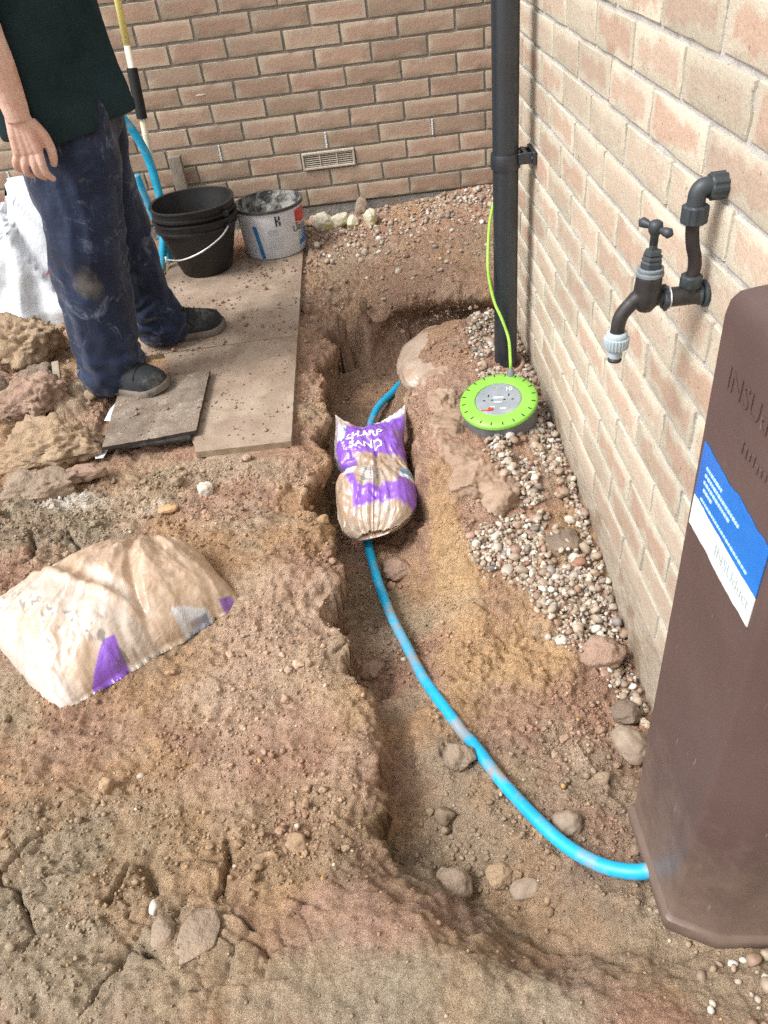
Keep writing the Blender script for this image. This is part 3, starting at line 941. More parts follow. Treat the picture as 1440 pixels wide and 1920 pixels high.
# hose connector
v, f = lathe([(.0105, .026), (.0145, .025), (.0150, .020), (.0150, .018)], 36, T(.0168, .5535)); mk("hose_connector", v, f, M_GREYP, tp)
v, f = lathe([(.0152, .018), (.0175, .017), (.0178, .003), (.0165, .001), (.010, .0)], 72, T(.0168, .5535))
a = np.arctan2(v[:, 1] - TY, v[:, 0] - .0168); k = 1 + .03 * np.sign(np.cos(a * 24)); v[:, 0] = .0168 + (v[:, 0] - .0168) * k; v[:, 1] = TY + (v[:, 1] - TY) * k
mk("ribbed_collar", v, f, M_GREYP, tp, sharp=30)
v, f = lathe([(.0125, .002), (.0095, -.001), (.0085, -.006), (.0105, -.008), (.0105, -.013), (.0088, -.0145), (.0082, -.016)], 28, T(.0168, .5535)); mk("hose_spigot", v, f, M_GREYP, tp, sharp=40)
v, f = lathe([(.0085, -.016), (.0098, -.0165), (.0102, -.0185), (.0096, -.0205), (.006, -.021), (.006, -.012)], 28, T(.0168, .5535)); mk("rubber_ring", v, f, M_HOSE, tp)

# ---- insulated duct box
def duct_mat():
    m, nt, b = newmat("brown_duct")
    co = coord(nt)
    n = noise_node(nt, 5, 5, .6, co); c = ramp(nt, n.outputs[0], [(.35, (.088, .056, .050)), (.65, (.108, .071, .064))]).outputs[0]
    st = nt.nodes.new("ShaderNodeVectorMath"); st.operation = 'MULTIPLY'; st.inputs[1].default_value = (1, 1, .12); nt.links.new(co, st.inputs[0])
    n2 = noise_node(nt, 46, 6, .75, st.outputs[0], .5); c = mixc(nt, ramp(nt, n2.outputs[0], [(.64, 0), (.78, .28)]).outputs[0], c, (.24, .20, .19))
    n7 = noise_node(nt, 160, 3, .6, st.outputs[0]); c = mixc(nt, ramp(nt, n7.outputs[0], [(.69, 0), (.73, .4)]).outputs[0], c, (.33, .29, .27))
    geo = nt.nodes.new("ShaderNodeNewGeometry"); sp = nt.nodes.new("ShaderNodeSeparateXYZ"); nt.links.new(geo.outputs["Position"], sp.inputs[0])
    n3 = noise_node(nt, 24, 6, .7, co)
    ad = nt.nodes.new("ShaderNodeMath"); ad.operation = 'MULTIPLY_ADD'; nt.links.new(n3.outputs[0], ad.inputs[0]); ad.inputs[1].default_value = -.55; nt.links.new(sp.outputs[2], ad.inputs[2])
    mr = nt.nodes.new("ShaderNodeMapRange"); mr.inputs[1].default_value = -.10; mr.inputs[2].default_value = -.42; mr.inputs[3].default_value = 0; mr.inputs[4].default_value = .45; nt.links.new(ad.outputs[0], mr.inputs[0])
    c = mixc(nt, mr.outputs[0], c, (.27, .20, .145))
    nt.links.new(c, b.inputs["Base Color"])
    rr = nt.nodes.new("ShaderNodeMapRange"); rr.inputs[3].default_value = .34; rr.inputs[4].default_value = .62; nt.links.new(n2.outputs[0], rr.inputs[0]); nt.links.new(rr.outputs[0], b.inputs["Roughness"])
    b.inputs["Specular IOR Level"].default_value = .45
    n4 = noise_node(nt, 260, 3, .6, co); bump(nt, b, n4.outputs[0], .12, .0012)
    return m
M_DUCT = duct_mat()
dx = empty("duct_cover", (.07, -2.97, -.1))
tag(dx, "brown plastic insulated pipe duct on the wall with a blue and white sticker", "duct")
def duct_ring(z, g, rx=.018):
    yo = -2.879 + .013 * (z - .35) / .45
    P = [(XR - .001, yo + .020 + g), (.0 - g, yo + g), (.0 - g, -3.055 - g), (.055, -3.090 - g), (XR - .001, -3.098 - g)]
    out = [P[0]]
    for i in (1, 2, 3):
        p, a, b_ = np.array(P[i]), np.array(P[i - 1]), np.array(P[i + 1])
        r = rx * .32 if i == 1 else (.007 if i == 2 else .012)
        da = (a - p) / np.linalg.norm(a - p); db = (b_ - p) / np.linalg.norm(b_ - p)
        for t in np.linspace(0, 1, 7):
            q = (1 - t) ** 2 * (p + da * r) + 2 * t * (1 - t) * p + t * t * (p + db * r)
            out.append(tuple(q))
    out.append(P[4])
    return [(x, y, z) for x, y in out]
lev = [(-.108, .006), (-.105, .0080), (-.078, .0080), (-.074, .0035), (-.068, .0025), (-.03, .002), (.10, .001), (.12, .0028), (.14, .001), (.4, 0), (.77, -.0005), (.785, -.0025), (.794, -.007), (.799, -.014), (.8005, -.024)]
V_ = []
for z, g in lev: V_ += duct_ring(z, g)
nr = len(duct_ring(0, 0))
F_ = []
for i in range(len(lev) - 1):
    for k in range(nr - 1):
        a = i * nr + k
        F_.append((a, a + nr, a + nr + 1, a + 1))
F_.append(tuple((len(lev) - 1) * nr + k for k in range(nr)))
mk("duct_shell", V_, F_, M_DUCT, dx, sharp=50)
def on_face(V2, y0, z0, off, x=-.0):
    """flat lettering laid on the front face, reading towards the camera"""
    V2 = np.asarray(V2, float)
    return np.stack([np.full(len(V2), x - off), y0 - V2[:, 0], z0 + V2[:, 1]], 1)
def extr(V2, F2, y0, z0, off0, off1, x=0.0):
    A = on_face(V2, y0, z0, off1, x); B = on_face(V2, y0, z0, off0, x)
    n = len(A)
    es = {}
    for q in F2:
        for i in range(len(q)):
            e = (q[i], q[(i + 1) % len(q)])
            if (e[1], e[0]) in es: es.pop((e[1], e[0]))
            else: es[e] = 1
    F = [tuple(reversed(q)) for q in F2] + [(a, b_, b_ + n, a + n) for a, b_ in es]
    return np.vstack([A, B]), F
t, tf = text_mesh("INSUduct", .033); v, f = extr(t, tf, -2.966, .722, .0, .0007); mk("raised_lettering", v, f, M_DUCT, dx, False)
rs = np.random.RandomState(5); pc = []
for k in range(7):
    y = -2.955 - k * .008
    pc.append(boxm((-.0004, y, .678 + rs.normal(0, .0012)), (.0018, .0045 + rs.rand() * .002, .006 + rs.rand() * .008), .0004, segs=1))
v, f = join(pc); mk("small_raised_marks", v, f, M_DUCT, dx, False)
# sticker
M_BLUE = mat2("label_blue", (.012, .13, .50), (.02, .19, .62), 9, .25, .25, 25, .004, spec=.5)
M_WHIT = mat2("label_white", (.70, .76, .76), (.80, .84, .84), 12, .3, .2, 25, .004, spec=.5)
M_INK = mat2("label_ink", (.40, .52, .53), (.46, .56, .57), 40, .5, 0)
M_CYAN = mat2("label_cyan", (.42, .66, .86), (.52, .74, .90), 40, .4, 0)
rs = np.random.RandomState(3)
def strip(name, zt, zb, mat, off, top_tear, bot_tear, parent):
    n = 26
    yy = np.linspace(-2.884, -3.040, n)
    jt = np.cumsum(rs.normal(0, .0009, n)) * top_tear; jb = np.cumsum(rs.normal(0, .0006, n)) * bot_tear
    A = np.stack([np.full(n, -off), yy, np.linspace(zt, zt - .006, n) + jt], 1); B = np.stack([np.full(n, -off), yy, np.linspace(zb, zb, n) + jb], 1)
    A2, B2 = A + [off - .0002, 0, 0], B + [off - .0002, 0, 0]
    V = np.vstack([A, B, A2, B2]); F = []
    for i in range(n - 1):
        F += [(i, i + 1, n + i + 1, n + i), (i, 2 * n + i, 2 * n + i + 1, i + 1), (n + i, n + i + 1, 3 * n + i + 1, 3 * n + i)]
    F += [(0, n, 3 * n, 2 * n), (n - 1, 3 * n - 1, 4 * n - 1, 2 * n - 1)]
    return mk(name, V, F, mat, parent, False)
st = strip("sticker", .634, .565, M_BLUE, .0012, 1.2, .3, dx)
tag(st, "torn blue and white sticker")
strip("sticker_white_band", .566, .527, M_WHIT, .0014, .6, .9, st)
t, tf = text_mesh("INSUduct", .021); v = on_face(t, -2.992, .546, .0020); mk("sticker_lettering", v, [tuple(reversed(q)) for q in tf], M_INK, st, False)
pc = []
for row, (z, y0, y1) in enumerate(((.613, -2.900, -2.94), (.604, -2.900, -2.985), (.595, -2.900, -2.965), (.586, -2.902, -2.925), (.573, -2.90, -3.012))):
    y = y0
    while y > y1:
        w = rs.uniform(.0022, .0062)
        pc.append(boxm((-.0014, y - w / 2, z), (.0010, w, .0034 if row < 4 else .0026)))
        y -= w + .0014
v, f = join(pc); mk("sticker_small_print", v, f, M_CYAN, st, False)

# ------------------------------------------------------------------ blue water pipe in the trench
def blue_mat(name, ca, cb, dirt):
    return mat2(name, ca, cb, 10, .38, .08, 60, .001, spec=.5, cc=dirt, ccscale=13, cclo=.50, cchi=.68)
M_BLUEP = blue_mat("blue_pipe", (.008, .33, .60), (.014, .42, .70), (.35, .27, .2))
M_BLUEC = blue_mat("blue_coil", (.010, .36, .60), (.015, .44, .68), (.30, .40, .42))
BP = np.array([(-0.15, -1.05, -0.265), (-0.188, -1.098, -0.27), (-0.23, -1.144, -0.27), (-0.302, -1.222, -0.272), (-0.362, -1.317, -0.275), (-0.396, -1.483, -0.275), (-0.421, -1.777, -0.275), (-0.418, -1.941, -0.275), (-0.401, -2.094, -0.27), (-0.374, -2.238, -0.26), (-0.339, -2.368, -0.25), (-0.307, -2.482, -0.235), (-0.267, -2.59, -0.215), (-0.23, -2.673, -0.2), (-0.191, -2.772, -0.175), (-0.151, -2.854, -0.155), (-0.114, -2.911, -0.145), (-0.074, -2.953, -0.13), (-0.039, -2.974, -0.118), (-0.009, -2.981, -0.11), (0.024, -2.978, -0.1), (.06, -2.97, -.08)])
BP[:, 2] += .010
P_ = smooth_path(BP, 7)
gh = gz(P_[:, 0], P_[:, 1])
P_[:, 2] = np.maximum(P_[:, 2], 0.35 * (gh + .010) + .65 * P_[:, 2])
v, f = tube(P_, .0120, 18)
tag(mk("water_pipe", v, f, M_BLUEP, org=(-.38, -2.2, -.26)), "bright blue plastic water pipe curving along the trench into the brown duct", "pipe")
# ------------------------------------------------------------------ boards
M_BOARD = mat2("dusty_plywood", (.235, .17, .12), (.34, .26, .195), 10, .9, .5, 130, .004, lo=.32, hi=.62, cc=(.46, .38, .29), ccscale=4.5, cclo=.56, cchi=.74)
M_BEDGE = mat2("plywood_edge", (.22, .16, .10), (.33, .25, .165), 30, .85, .3, 90)
M_CARP = mat2("worn_board", (.16, .125, .095), (.27, .215, .165), 22, .95, .8, 150, .006, cc=(.36, .30, .25), ccscale=26, cclo=.56, cchi=.70)
M_DKED = mat2("dark_edge", (.02, .018, .016), (.06, .05, .042), 60, .95, .6, 90)  # near-black for the offcut's edge and the painted gap shade beneath it
M_FILM = mat2("white_film", (.62, .63, .63), (.76, .76, .75), 14, .5, .6, 30, .01, cc=(.42, .33, .26), ccscale=14, cclo=.60, cchi=.68)
def plank_grid(x0, x1, y0, y1, zt, th, warp, seed, mat, name, parent=None, org=None, skew=(0, 0, 0, 0)):
    nx, ny = 26, 40
    u, v_ = np.meshgrid(np.linspace(0, 1, nx), np.linspace(0, 1, ny))
    u, v_ = u.ravel(), v_.ravel()
    xl, xr = x0 + skew[0] * v_, x1 + skew[1] * v_
    X = xl + (xr - xl) * u
    yb, yt = y0 + skew[2] * u, y1 + skew[3] * u
    Y = yb + (yt - yb) * v_
    q = np.stack([X, Y, np.full(nx * ny, seed)], 1)
    Z = zt + warp * fbm(q * 3, 2, seed)
    edge = (u < .001) | (u > .999) | (v_ < .001) | (v_ > .999)
    X = X + np.where((u > .999) | (u < .001), .0018 * fbm(q * 25, 3, 3), 0); Y = Y + np.where((v_ < .001) | (v_ > .999), .002 * fbm(q * 25, 3, 4), 0)
    Z = Z - np.where(edge, .0015, 0)
    A = np.stack([X, Y, Z], 1); B = np.stack([X, Y, Z - th], 1)
    ii = np.arange(nx * ny).reshape(ny, nx)
    F = [tuple(t) for t in np.stack([ii[:-1, :-1], ii[:-1, 1:], ii[1:, 1:], ii[1:, :-1]], -1).reshape(-1, 4)]
    n = nx * ny
    F += [tuple(k + n for k in reversed(t)) for t in F]
    loop = list(ii[0, :]) + list(ii[1:, -1]) + list(ii[-1, -2::-1]) + list(ii[-2:0:-1, 0])
    side = [(loop[(i + 1) % len(loop)], loop[i], loop[i] + n, loop[(i + 1) % len(loop)] + n) for i in range(len(loop))]
    o = mk(name, np.vstack([A, B]), F + side, mat, parent, True, org=org, sharp=40)
    return o, len(F)
def two_mats(o, nf, m2):
    o.data.materials.append(m2)
    mi = np.zeros(len(o.data.polygons), np.int32); mi[nf:] = 1
    o.data.polygons.foreach_set("material_index", mi)
o, nf = plank_grid(-.862, -.597, -1.735, -1.118, -.066, .020, .0015, 3, M_BOARD, "floor_board", org=(-.87, -1.43, -.085), skew=(-.19, 0, 0, .02)); two_mats(o, nf, M_BEDGE)
tag(o, "dusty brown plywood sheet on the soil, nearest the trench", "board", kind="thing")
o, nf = plank_grid(-1.16, -.596, -1.114, -.285, -.067, .020, .0015, 5, M_BOARD, "floor_board", org=(-.87, -.7, -.085), skew=(0, 0, .02, 0)); two_mats(o, nf, M_BEDGE)
tag(o, "dusty brown plywood sheet that the buckets stand on", "board", kind="thing")
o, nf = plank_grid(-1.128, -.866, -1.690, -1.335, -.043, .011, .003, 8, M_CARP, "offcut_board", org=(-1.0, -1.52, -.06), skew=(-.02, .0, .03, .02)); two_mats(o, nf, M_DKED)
tag(o, "small gritty square board offcut under the near shoe", "board", kind="thing")
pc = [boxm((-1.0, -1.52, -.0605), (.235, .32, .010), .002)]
v, f = join(pc); tag(mk("gap_shade", v, f, M_DKED, org=(-1.0, -1.52, -.066)), "added black slab painting the dark gap below the small board offcut", "board")  # black slab added to paint the shaded gap under the offcut
def scrap(name, pts, z, label, seed):
    P = np.array(pts); c = P.mean(0)
    V, F = [], []
    n = 9; m = 5
    ang = np.linspace(0, 2 * math.pi, len(P), endpoint=False)
    V.append((*c, z + .012)); 
    for k in range(1, m):
        for p in P:
            q = c + (p - c) * k / (m - 1)
            V.append((q[0], q[1], z + .006))
    V = np.array(V); V[:, 2] += .010 * fbm(V * 18 + seed, 3, seed)
    n = len(P)
    for i in range(n): F.append((0, 1 + i, 1 + (i + 1) % n))
    for k in range(m - 2):
        for i in range(n):
            a, b_ = 1 + k * n + i, 1 + k * n + (i + 1) % n
            F.append((a, a + n, b_ + n, b_))
    o = mk(name, V, F, M_FILM, org=(c[0], c[1], z))
    s = o.modifiers.new("thick", 'SOLIDIFY'); s.thickness = .0012
    return tag(o, label, "plastic")
scrap("plastic_scrap", [(-1.155, -1.70), (-1.13, -1.705), (-1.12, -1.63), (-1.115, -1.58), (-1.135, -1.57), (-1.15, -1.62), (-1.165, -1.67)], -.075, "torn white plastic scrap at the front corner of the small board", 4)
scrap("plastic_scrap", [(-1.165, -1.52), (-1.13, -1.53), (-1.105, -1.49), (-1.115, -1.42), (-1.15, -1.40), (-1.165, -1.45)], -.068, "crumpled white plastic scrap beside the near shoe", 9)
scrap("plastic_scrap", [(-1.165, -1.30), (-1.135, -1.31), (-1.12, -1.22), (-1.125, -1.10), (-1.15, -1.09), (-1.16, -1.2)], -.060, "white plastic scrap along the board edge between the shoes", 14)

# ------------------------------------------------------------------ buckets and tub
M_BUCK = mat2("black_bucket", (.012, .012, .012), (.022, .021, .020), 9, .52, .15, 60, .002, spec=.4, cc=(.085, .075, .065), ccscale=12, cclo=.60, cchi=.78)
M_WIRE = mat2("galvanised_wire", (.55, .55, .55), (.7, .7, .7), 60, .35, .1, 200, .001, metal=.6)
BKX, BKY = -.985, -.40
def bucket(z0, h, r0, r1, name, label, handle):
    e = empty(name, (BKX, BKY, z0)); tag(e, label, "bucket", "stacked black buckets")
    prof = [(0, z0), (r0 - .006, z0), (r0, z0 + .005), (r1 - .004, z0 + h - .040), (r1 + .006, z0 + h - .038), (r1 + .007, z0 + h - .030), (r1, z0 + h - .028), (r1 + .003, z0 + h - .006), (r1 + .009, z0 + h - .005), (r1 + .009, z0 + h), (r1 - .003, z0 + h), (r1 - .006, z0 + h - .03), (r0 - .004, z0 + .012), (0, z0 + .012)]
    v, f = lathe(prof, 56, (BKX, BKY, 0)); 
    v[:, 2] += .002 * np.sin(3 * np.arctan2(v[:, 1] - BKY, v[:, 0] - BKX)) * sstep(z0, z0 + h, v[:, 2])
    mk("bucket_shell", v, f, M_BUCK, e, sharp=45)
    for s in (-1, 1):
        v, f = boxm((BKX + s * (r1 + .008) * .83, BKY - s * (r1 + .008) * .57 * 1.0, z0 + h - .034), (.022, .022, .022), .004); mk("handle_lug", v, f, M_BUCK, e, False)
    if handle:
        a = np.array([BKX + .138, BKY - .100, z0 + h - .03]); c = np.array([BKX - .125, BKY - .120, z0 + h - .125])
        m = np.array([BKX + .03, BKY - .195, z0 + h - .085])
        P = smooth_path([a, a * .6 + m * .4 + np.array([.012, -.02, -.0]), m, m * .45 + c * .55 + np.array([0, -.022, -.006]), c], 8)
        v, f = tube(P, .0032, 10); mk("wire_handle", v, f, M_WIRE, e)
        v, f = tube([c + [-.0, 0, .012], c, c + [-.004, .0, -.012]], .006, 10); mk("handle_end", v, f, M_GREYP, e)
bucket(-.066, .222, .102, .158, "bucket", "scuffed black bucket standing on the board, holding another bucket inside", True)
bucket(-.018, .224, .098, .156, "bucket", "dusty black bucket nested inside the standing black bucket", False)
TX, TYB = -.708, -.272
tub = empty("plaster_tub", (TX, TYB, -.066)); tag(tub, "white printed plastic tub with dried mortar inside, beside the black buckets", "tub")
M_TUB = mat2("white_tub", (.60, .62, .65), (.70, .72, .74), 8, .45, .1, 40, .002, spec=.4, cc=(.33, .27, .22), ccscale=13, cclo=.64, cchi=.70)
M_TUBIN = mat2("dried_mortar", (.05, .05, .048), (.34, .33, .30), 24, .9, .8, 60, .012, lo=.42, hi=.60, cc=(.62, .62, .58), ccscale=30, cclo=.58, cchi=.64)
z0, h, r0, r1 = -.066, .196, .126, .137
v, f = lathe([(0, z0), (r0 - .004, z0), (r0, z0 + .004), (r1 - .002, z0 + h - .012)], 64, (TX, TYB, 0)); mk("tub_shell", v, f, M_TUB, tub)
v, f = lathe([(r1 - .002, z0 + h - .012), (r1 + .004, z0 + h - .011), (r1 + .004, z0 + h), (r1 - .003, z0 + h)], 64, (TX, TYB, 0)); mk("tub_rim", v, f, mat2("tub_rim", (.03, .03, .03), (.08, .08, .075), 30, .6, .2), tub, sharp=40)
prof = [(r1 - .003, z0 + h), (r1 - .006, z0 + h - .04), (r1 - .012, z0 + h - .085), (.09, z0 + h - .10), (.05, z0 + h - .095), (0.001, z0 + h - .09)]
v, f = lathe(prof, 64, (TX, TYB, 0)); ins = mk("tub_lining", v, f, M_TUBIN, tub)
V_, F_ = [], []
rs = np.random.RandomState(8); pc = []
for k in range(26):
    a = rs.uniform(0, 6.28); r = .115 * math.sqrt(rs.rand())
    pc.append(rock((TX + r * math.cos(a), TYB + r * math.sin(a), z0 + h - .088 + .01 * rs.rand()), (.012 + .018 * rs.rand(), .012 + .014 * rs.rand(), .008 + .014 * rs.rand()), 300 + k, 2, .3, facet=.7))
v, f = join(pc); mk("mortar_lumps", v, f, M_TUBIN, ins, False)
def on_tub(a0, a1, zl, zh, off=.0009, n=12):
    """sheet bent round the tub, angles in degrees from -y towards +x"""
    V, F = [], []
    for i in range(n + 1):
        a = math.radians(a0 + (a1 - a0) * i / n)
        for z in (zl, zh):
            t = (z - z0) / h
            r = r0 + (r1 - r0) * t * 1.0 + off - .0008
            V.append((TX + r * math.sin(a), TYB - r * math.cos(a), z))
    for i in range(n): F.append((2 * i, 2 * i + 2, 2 * i + 3, 2 * i + 1))
    return np.array(V), F
M_TRED = mat2("tub_red", (.50, .025, .02), (.58, .04, .03), 30, .45, 0); M_TBLU = mat2("tub_blue", (.02, .12, .34), (.03, .19, .42), 18, .45, 0); M_TINK = mat2("tub_ink", (.03, .03, .05), (.06, .06, .08), 40, .6, 0)
M_TFAINT = mat2("tub_faint_ink", (.36, .39, .43), (.48, .50, .53), 30, .6, 0)
def bent(parts, name, mat):
    v, f = join(parts); return mk(name, v, f, mat, tub, False)
bent([on_tub(52, 86, z0 + .118, z0 + .172, .0016)], "red_print", M_TRED)
bl = [on_tub(-24 - k * .55, -17.5 - k * .55 + 1.0, z0 + .006 + k * .012, z0 + .0182 + k * .012, .0016, 3) for k in range(11)]
bl += [on_tub(58, 92, z0 + .03, z0 + .05, .0014), on_tub(66, 95, z0 + .05, z0 + .085, .0014)]
bent(bl[:11], "blue_stripe", M_TBLU); bent(bl[11:12], "blue_panel", M_TBLU); bent(bl[12:], "blue_panel", M_TBLU)
ink = [on_tub(-4 + k * 2.1, -4 + k * 2.1 + (1.2 if k % 3 else .7), z0 + .095, z0 + .122, .0016, 1) for k in range(9)]
bent(ink, "barcode", M_TFAINT)
fa = []
rs = np.random.RandomState(12)
for k in range(6):
    a = -4.0
    while a < 20:
        w = rs.uniform(1.2, 3.2); fa.append(on_tub(a, a + w, z0 + .084 - k * .0085, z0 + .0868 - k * .0085, .0016, 2)); a += w + 1.0
for k in range(14):
    a = -44.0
    while a < -30:
        w = rs.uniform(1.0, 3); fa.append(on_tub(a, a + w, z0 + .15 - k * .0088, z0 + .153 - k * .0088, .0016, 2)); a += w + 1.4
for k in range(5):
    fa.append(on_tub(56, 74, z0 + .098 - k * .010, z0 + .102 - k * .010, .0020, 6))
tag(bent(fa, "small_print", M_TFAINT), kind="stuff")
bent([on_tub(12, 15, z0 + .132, z0 + .172, .0016, 1), on_tub(18, 21, z0 + .132, z0 + .170, .0016, 1), on_tub(15, 18, z0 + .150, z0 + .156, .0016, 1)], "handle_mark", M_TINK)
t, tf = text_mesh("Ultima", .040)
a = np.radians(66) + t[:, 0] / r1; zz = z0 + .102 + t[:, 1]; r = r0 + (r1 - r0) * (zz - z0) / h + .0018
v = np.stack([TX + r * np.sin(a), TYB - r * np.cos(a), zz], 1); mk("brand_lettering", v, tf, M_TINK, tub, False)
P = []
for k in range(12):
    aa = math.radians(18 + k * 8.5); P.append((TX + (r1 + .006) * math.sin(aa), TYB - (r1 + .006) * math.cos(aa), z0 + .155 - .045 * math.sin(k / 11 * math.pi * .55)))
v, f = tube(smooth_path(P, 3), .0016, 8); mk("wire_handle", v, f, M_WIRE, tub)

# ------------------------------------------------------------------ things against the back wall
M_YEL = mat2("yellow_fibreglass", (.78, .70, .22), (.84, .77, .32), 20, .45, .05)
M_CRM = mat2("cream_fibreglass", (.66, .60, .42), (.74, .68, .52), 20, .45, .05, cc=(.5, .43, .33), ccscale=12)
M_GRIP = mat2("black_grip", (.010, .010, .012), (.018, .018, .02), 30, .75, .2)
pb, pt = np.array([-1.160, -.255, -.075]), np.array([-1.105, -.030, 1.42])
pole = empty("tool_pole", tuple(pb)); tag(pole, "long cream and yellow tool pole with black grip leaning on the back wall", "tool pole")
def along(z): t = (z - pb[2]) / (pt[2] - pb[2]); return pb + (pt - pb) * t
v, f = tube([along(-.074), along(.3), along(.715)], .0125, 16); mk("cream_shaft", v, f, M_CRM, pole)
v, f = tube([along(.705), along(1.0), along(1.42)], .0131, 16); mk("yellow_shaft", v, f, M_YEL, pole)
v, f = tube([along(.462), along(.4625), along(.55), along(.632), along(.633)], [.014, .0205, .0205, .0205, .014], 18); mk("foam_grip", v, f, M_GRIP, pole, sharp=40)
M_PLK = mat2("weathered_wood", (.17, .14, .11), (.27, .225, .18), 14, .9, .5, 60, .006)
v, f = boxm((-1.088, -.022, .095), (.052, .030, .37), .003, rotm('X', 2.0)); tag(mk("timber_offcut", v, f, M_PLK, org=(-1.088, -.03, -.08)), "short weathered timber offcut standing against the back wall behind the buckets", "timber")
M_BC = M_BLUEC
P = smooth_path([(-1.40, -.36, .50), (-1.32, -.31, .555), (-1.23, -.28, .54), (-1.175, -.26, .46), (-1.145, -.25, .36), (-1.135, -.255, .25), (-1.138, -.28, .12), (-1.165, -.33, .0), (-1.186, -.36, -.07)], 8)
v, f = tube(P, .0165, 18); tag(mk("pipe_end", v, f, M_BC, org=(-1.18, -.3, -.07)), "long bright blue pipe arching down behind the black buckets", "pipe")
P = smooth_path([(-1.197, -.27, .288), (-1.196, -.268, .25), (-1.186, -.265, .17), (-1.172, -.262, .05), (-1.165, -.258, -.08)], 6)
v, f = tube(P, .0150, 18); tag(mk("pipe_end", v, f, M_BC, org=(-1.17, -.26, -.08)), "short upright blue pipe end between trousers and the longer blue pipe", "pipe")
# ------------------------------------------------------------------ bags of sand
def film_mat(name, rough=.28):
    m, nt, b = newmat(name)
    a = nt.nodes.new("ShaderNodeAttribute"); a.attribute_name = "Col"
    co = coord(nt)
    n = noise_node(nt, 30, 5, .6, co)
    k = ramp(nt, n.outputs[0], [(.3, .90), (.7, 1.08)])
    c = mixc(nt, 1.0, a.outputs["Color"], k.outputs[0], 'MULTIPLY')
    d = noise_node(nt, 9, 6, .7, co); dk = ramp(nt, d.outputs[0], [(.60, 0), (.70, .55)])
    c = mixc(nt, dk.outputs[0], c, (.40, .29, .20))
    nt.links.new(c, b.inputs["Base Color"])
    b.inputs["Roughness"].default_value = rough
    b.inputs["Specular IOR Level"].default_value = .5
    b.inputs["Coat Weight"].default_value = .35
    b.inputs["Coat Roughness"].default_value = .18
    n2 = noise_node(nt, 26, 4, .55, co, .8); n3 = noise_node(nt, 120, 4, .6, co, .4)
    p = bump(nt, b, n2.outputs[0], .35, .012); bump(nt, b, n3.outputs[0], .16, .003, p)
    return m
M_BAG = film_mat("sand_bag_film")
M_SHEET = mat2("muddy_polythene", (.40, .30, .225), (.55, .45, .365), 9, .32, .45, 30, .008, spec=.5, cc=(.40, .28, .20), ccscale=8, cclo=.45, cchi=.60)

def pillow(fn, nu, nv):
    """fn(u, v, side) for u, v in [-1, 1] -> points; top and bottom sheets welded along the rim"""
    u, v = np.meshgrid(np.linspace(-1, 1, nu), np.linspace(-1, 1, nv))
    u, v = u.ravel(), v.ravel()
    A, B = fn(u, v, 1), fn(u, v, -1)
    ii = np.arange(nu * nv).reshape(nv, nu)
    F = [tuple(t) for t in np.stack([ii[:-1, :-1], ii[:-1, 1:], ii[1:, 1:], ii[1:, :-1]], -1).reshape(-1, 4)]
    n = nu * nv
    F2 = [tuple(k + n for k in reversed(t)) for t in F]
    loop = list(ii[0, :]) + list(ii[1:, -1]) + list(ii[-1, -2::-1]) + list(ii[-2:0:-1, 0])
    S = [(loop[i], loop[i] + n, loop[(i + 1) % len(loop)] + n, loop[(i + 1) % len(loop)]) for i in range(len(loop))]
    S = [tuple(reversed(q)) for q in S]
    return u, v, np.vstack([A, B]), F + F2 + S, n

def ridge(p, seed): return 1 - np.abs(perlin(p, seed)) * 2

# ---- the bag in the trench: v = -1 near end, +1 eared end
ax0, ax1 = np.array([-.394, -2.010, -.205]), np.array([-.372, -1.575, -.150])
def tb(u, v, side):
    t = (v + 1) / 2
    C = ax0[None] + (ax1 - ax0)[None] * t[:, None]
    w = np.interp(t, [0, .03, .08, .18, .30, .40, .47, .53, .62, .8, .93, 1], [.045, .070, .090, .106, .111, .110, .104, .099, .101, .102, .104, .108])
    hgt = np.interp(t, [0, .04, .12, .25, .36, .46, .54, .65, .8, .92, 1], [.010, .030, .056, .070, .070, .056, .050, .060, .052, .026, .006])
    wl = w * np.where(u < 0, 1 - .20 * np.exp(-((t - .50) / .045) ** 2), 1)
    prof = (1 - np.abs(u) ** 2.6) ** .55
    x = C[:, 0] + u * wl + .010 * np.sin(t * 6.0)
    ear = sstep(.86, 1.0, t) * np.abs(u) ** 2.2
    y = C[:, 1] + .052 * ear * np.where(u < 0, 1.1, .8) - .018 * sstep(.8, 1, t) * (1 - np.abs(u)) 
    z = C[:, 2] + side * hgt * prof * (1.0 if side > 0 else .85) + .020 * ear + .010 * np.sin(t * 7 + 1.0) * u
    # a deep fold across the waist, from the left
    if side > 0:
        fold = np.exp(-((t - .505 + .05 * (u + 1) * .5) / .020) ** 2) * sstep(.35, -.5, u)
        z = z - .030 * fold
        ang = np.arctan2(u + .02, t - .56 + 1e-6)
        rad = np.hypot(u, (t - .56) * 2)
        q = np.stack([ang * 7.5, rad * .8, np.full(len(u), 2.0)], 1)
        z = z + .0075 * perlin(q * np.array([.6, 1, 1]), 4) * sstep(.05, .4, rad) * prof + .0022 * ridge(q * np.array([1.4, 1.6, 1]), 6) * sstep(.02, .3, rad) * (.3 + .7 * prof)
        z = z + .007 * fbm(np.stack([x, y, z], 1) * 20, 3, 9) + .004 * ridge(np.stack([x * 38, y * 26 + x * 20, x * 0], 1), 10)
        z = z - .020 * np.exp(-((u - .18 + .1 * np.sin(t * 5)) / .05) ** 2) * sstep(.15, .3, t) * sstep(.75, .55, t)
    x = x + .004 * fbm(np.stack([u * 3, t * 6, z * 0], 1), 3, 12) * np.abs(u)
    return np.stack([x, y, z], 1)
u, v, V_, F_, n = pillow(tb, 110, 150)
t = (v + 1) / 2
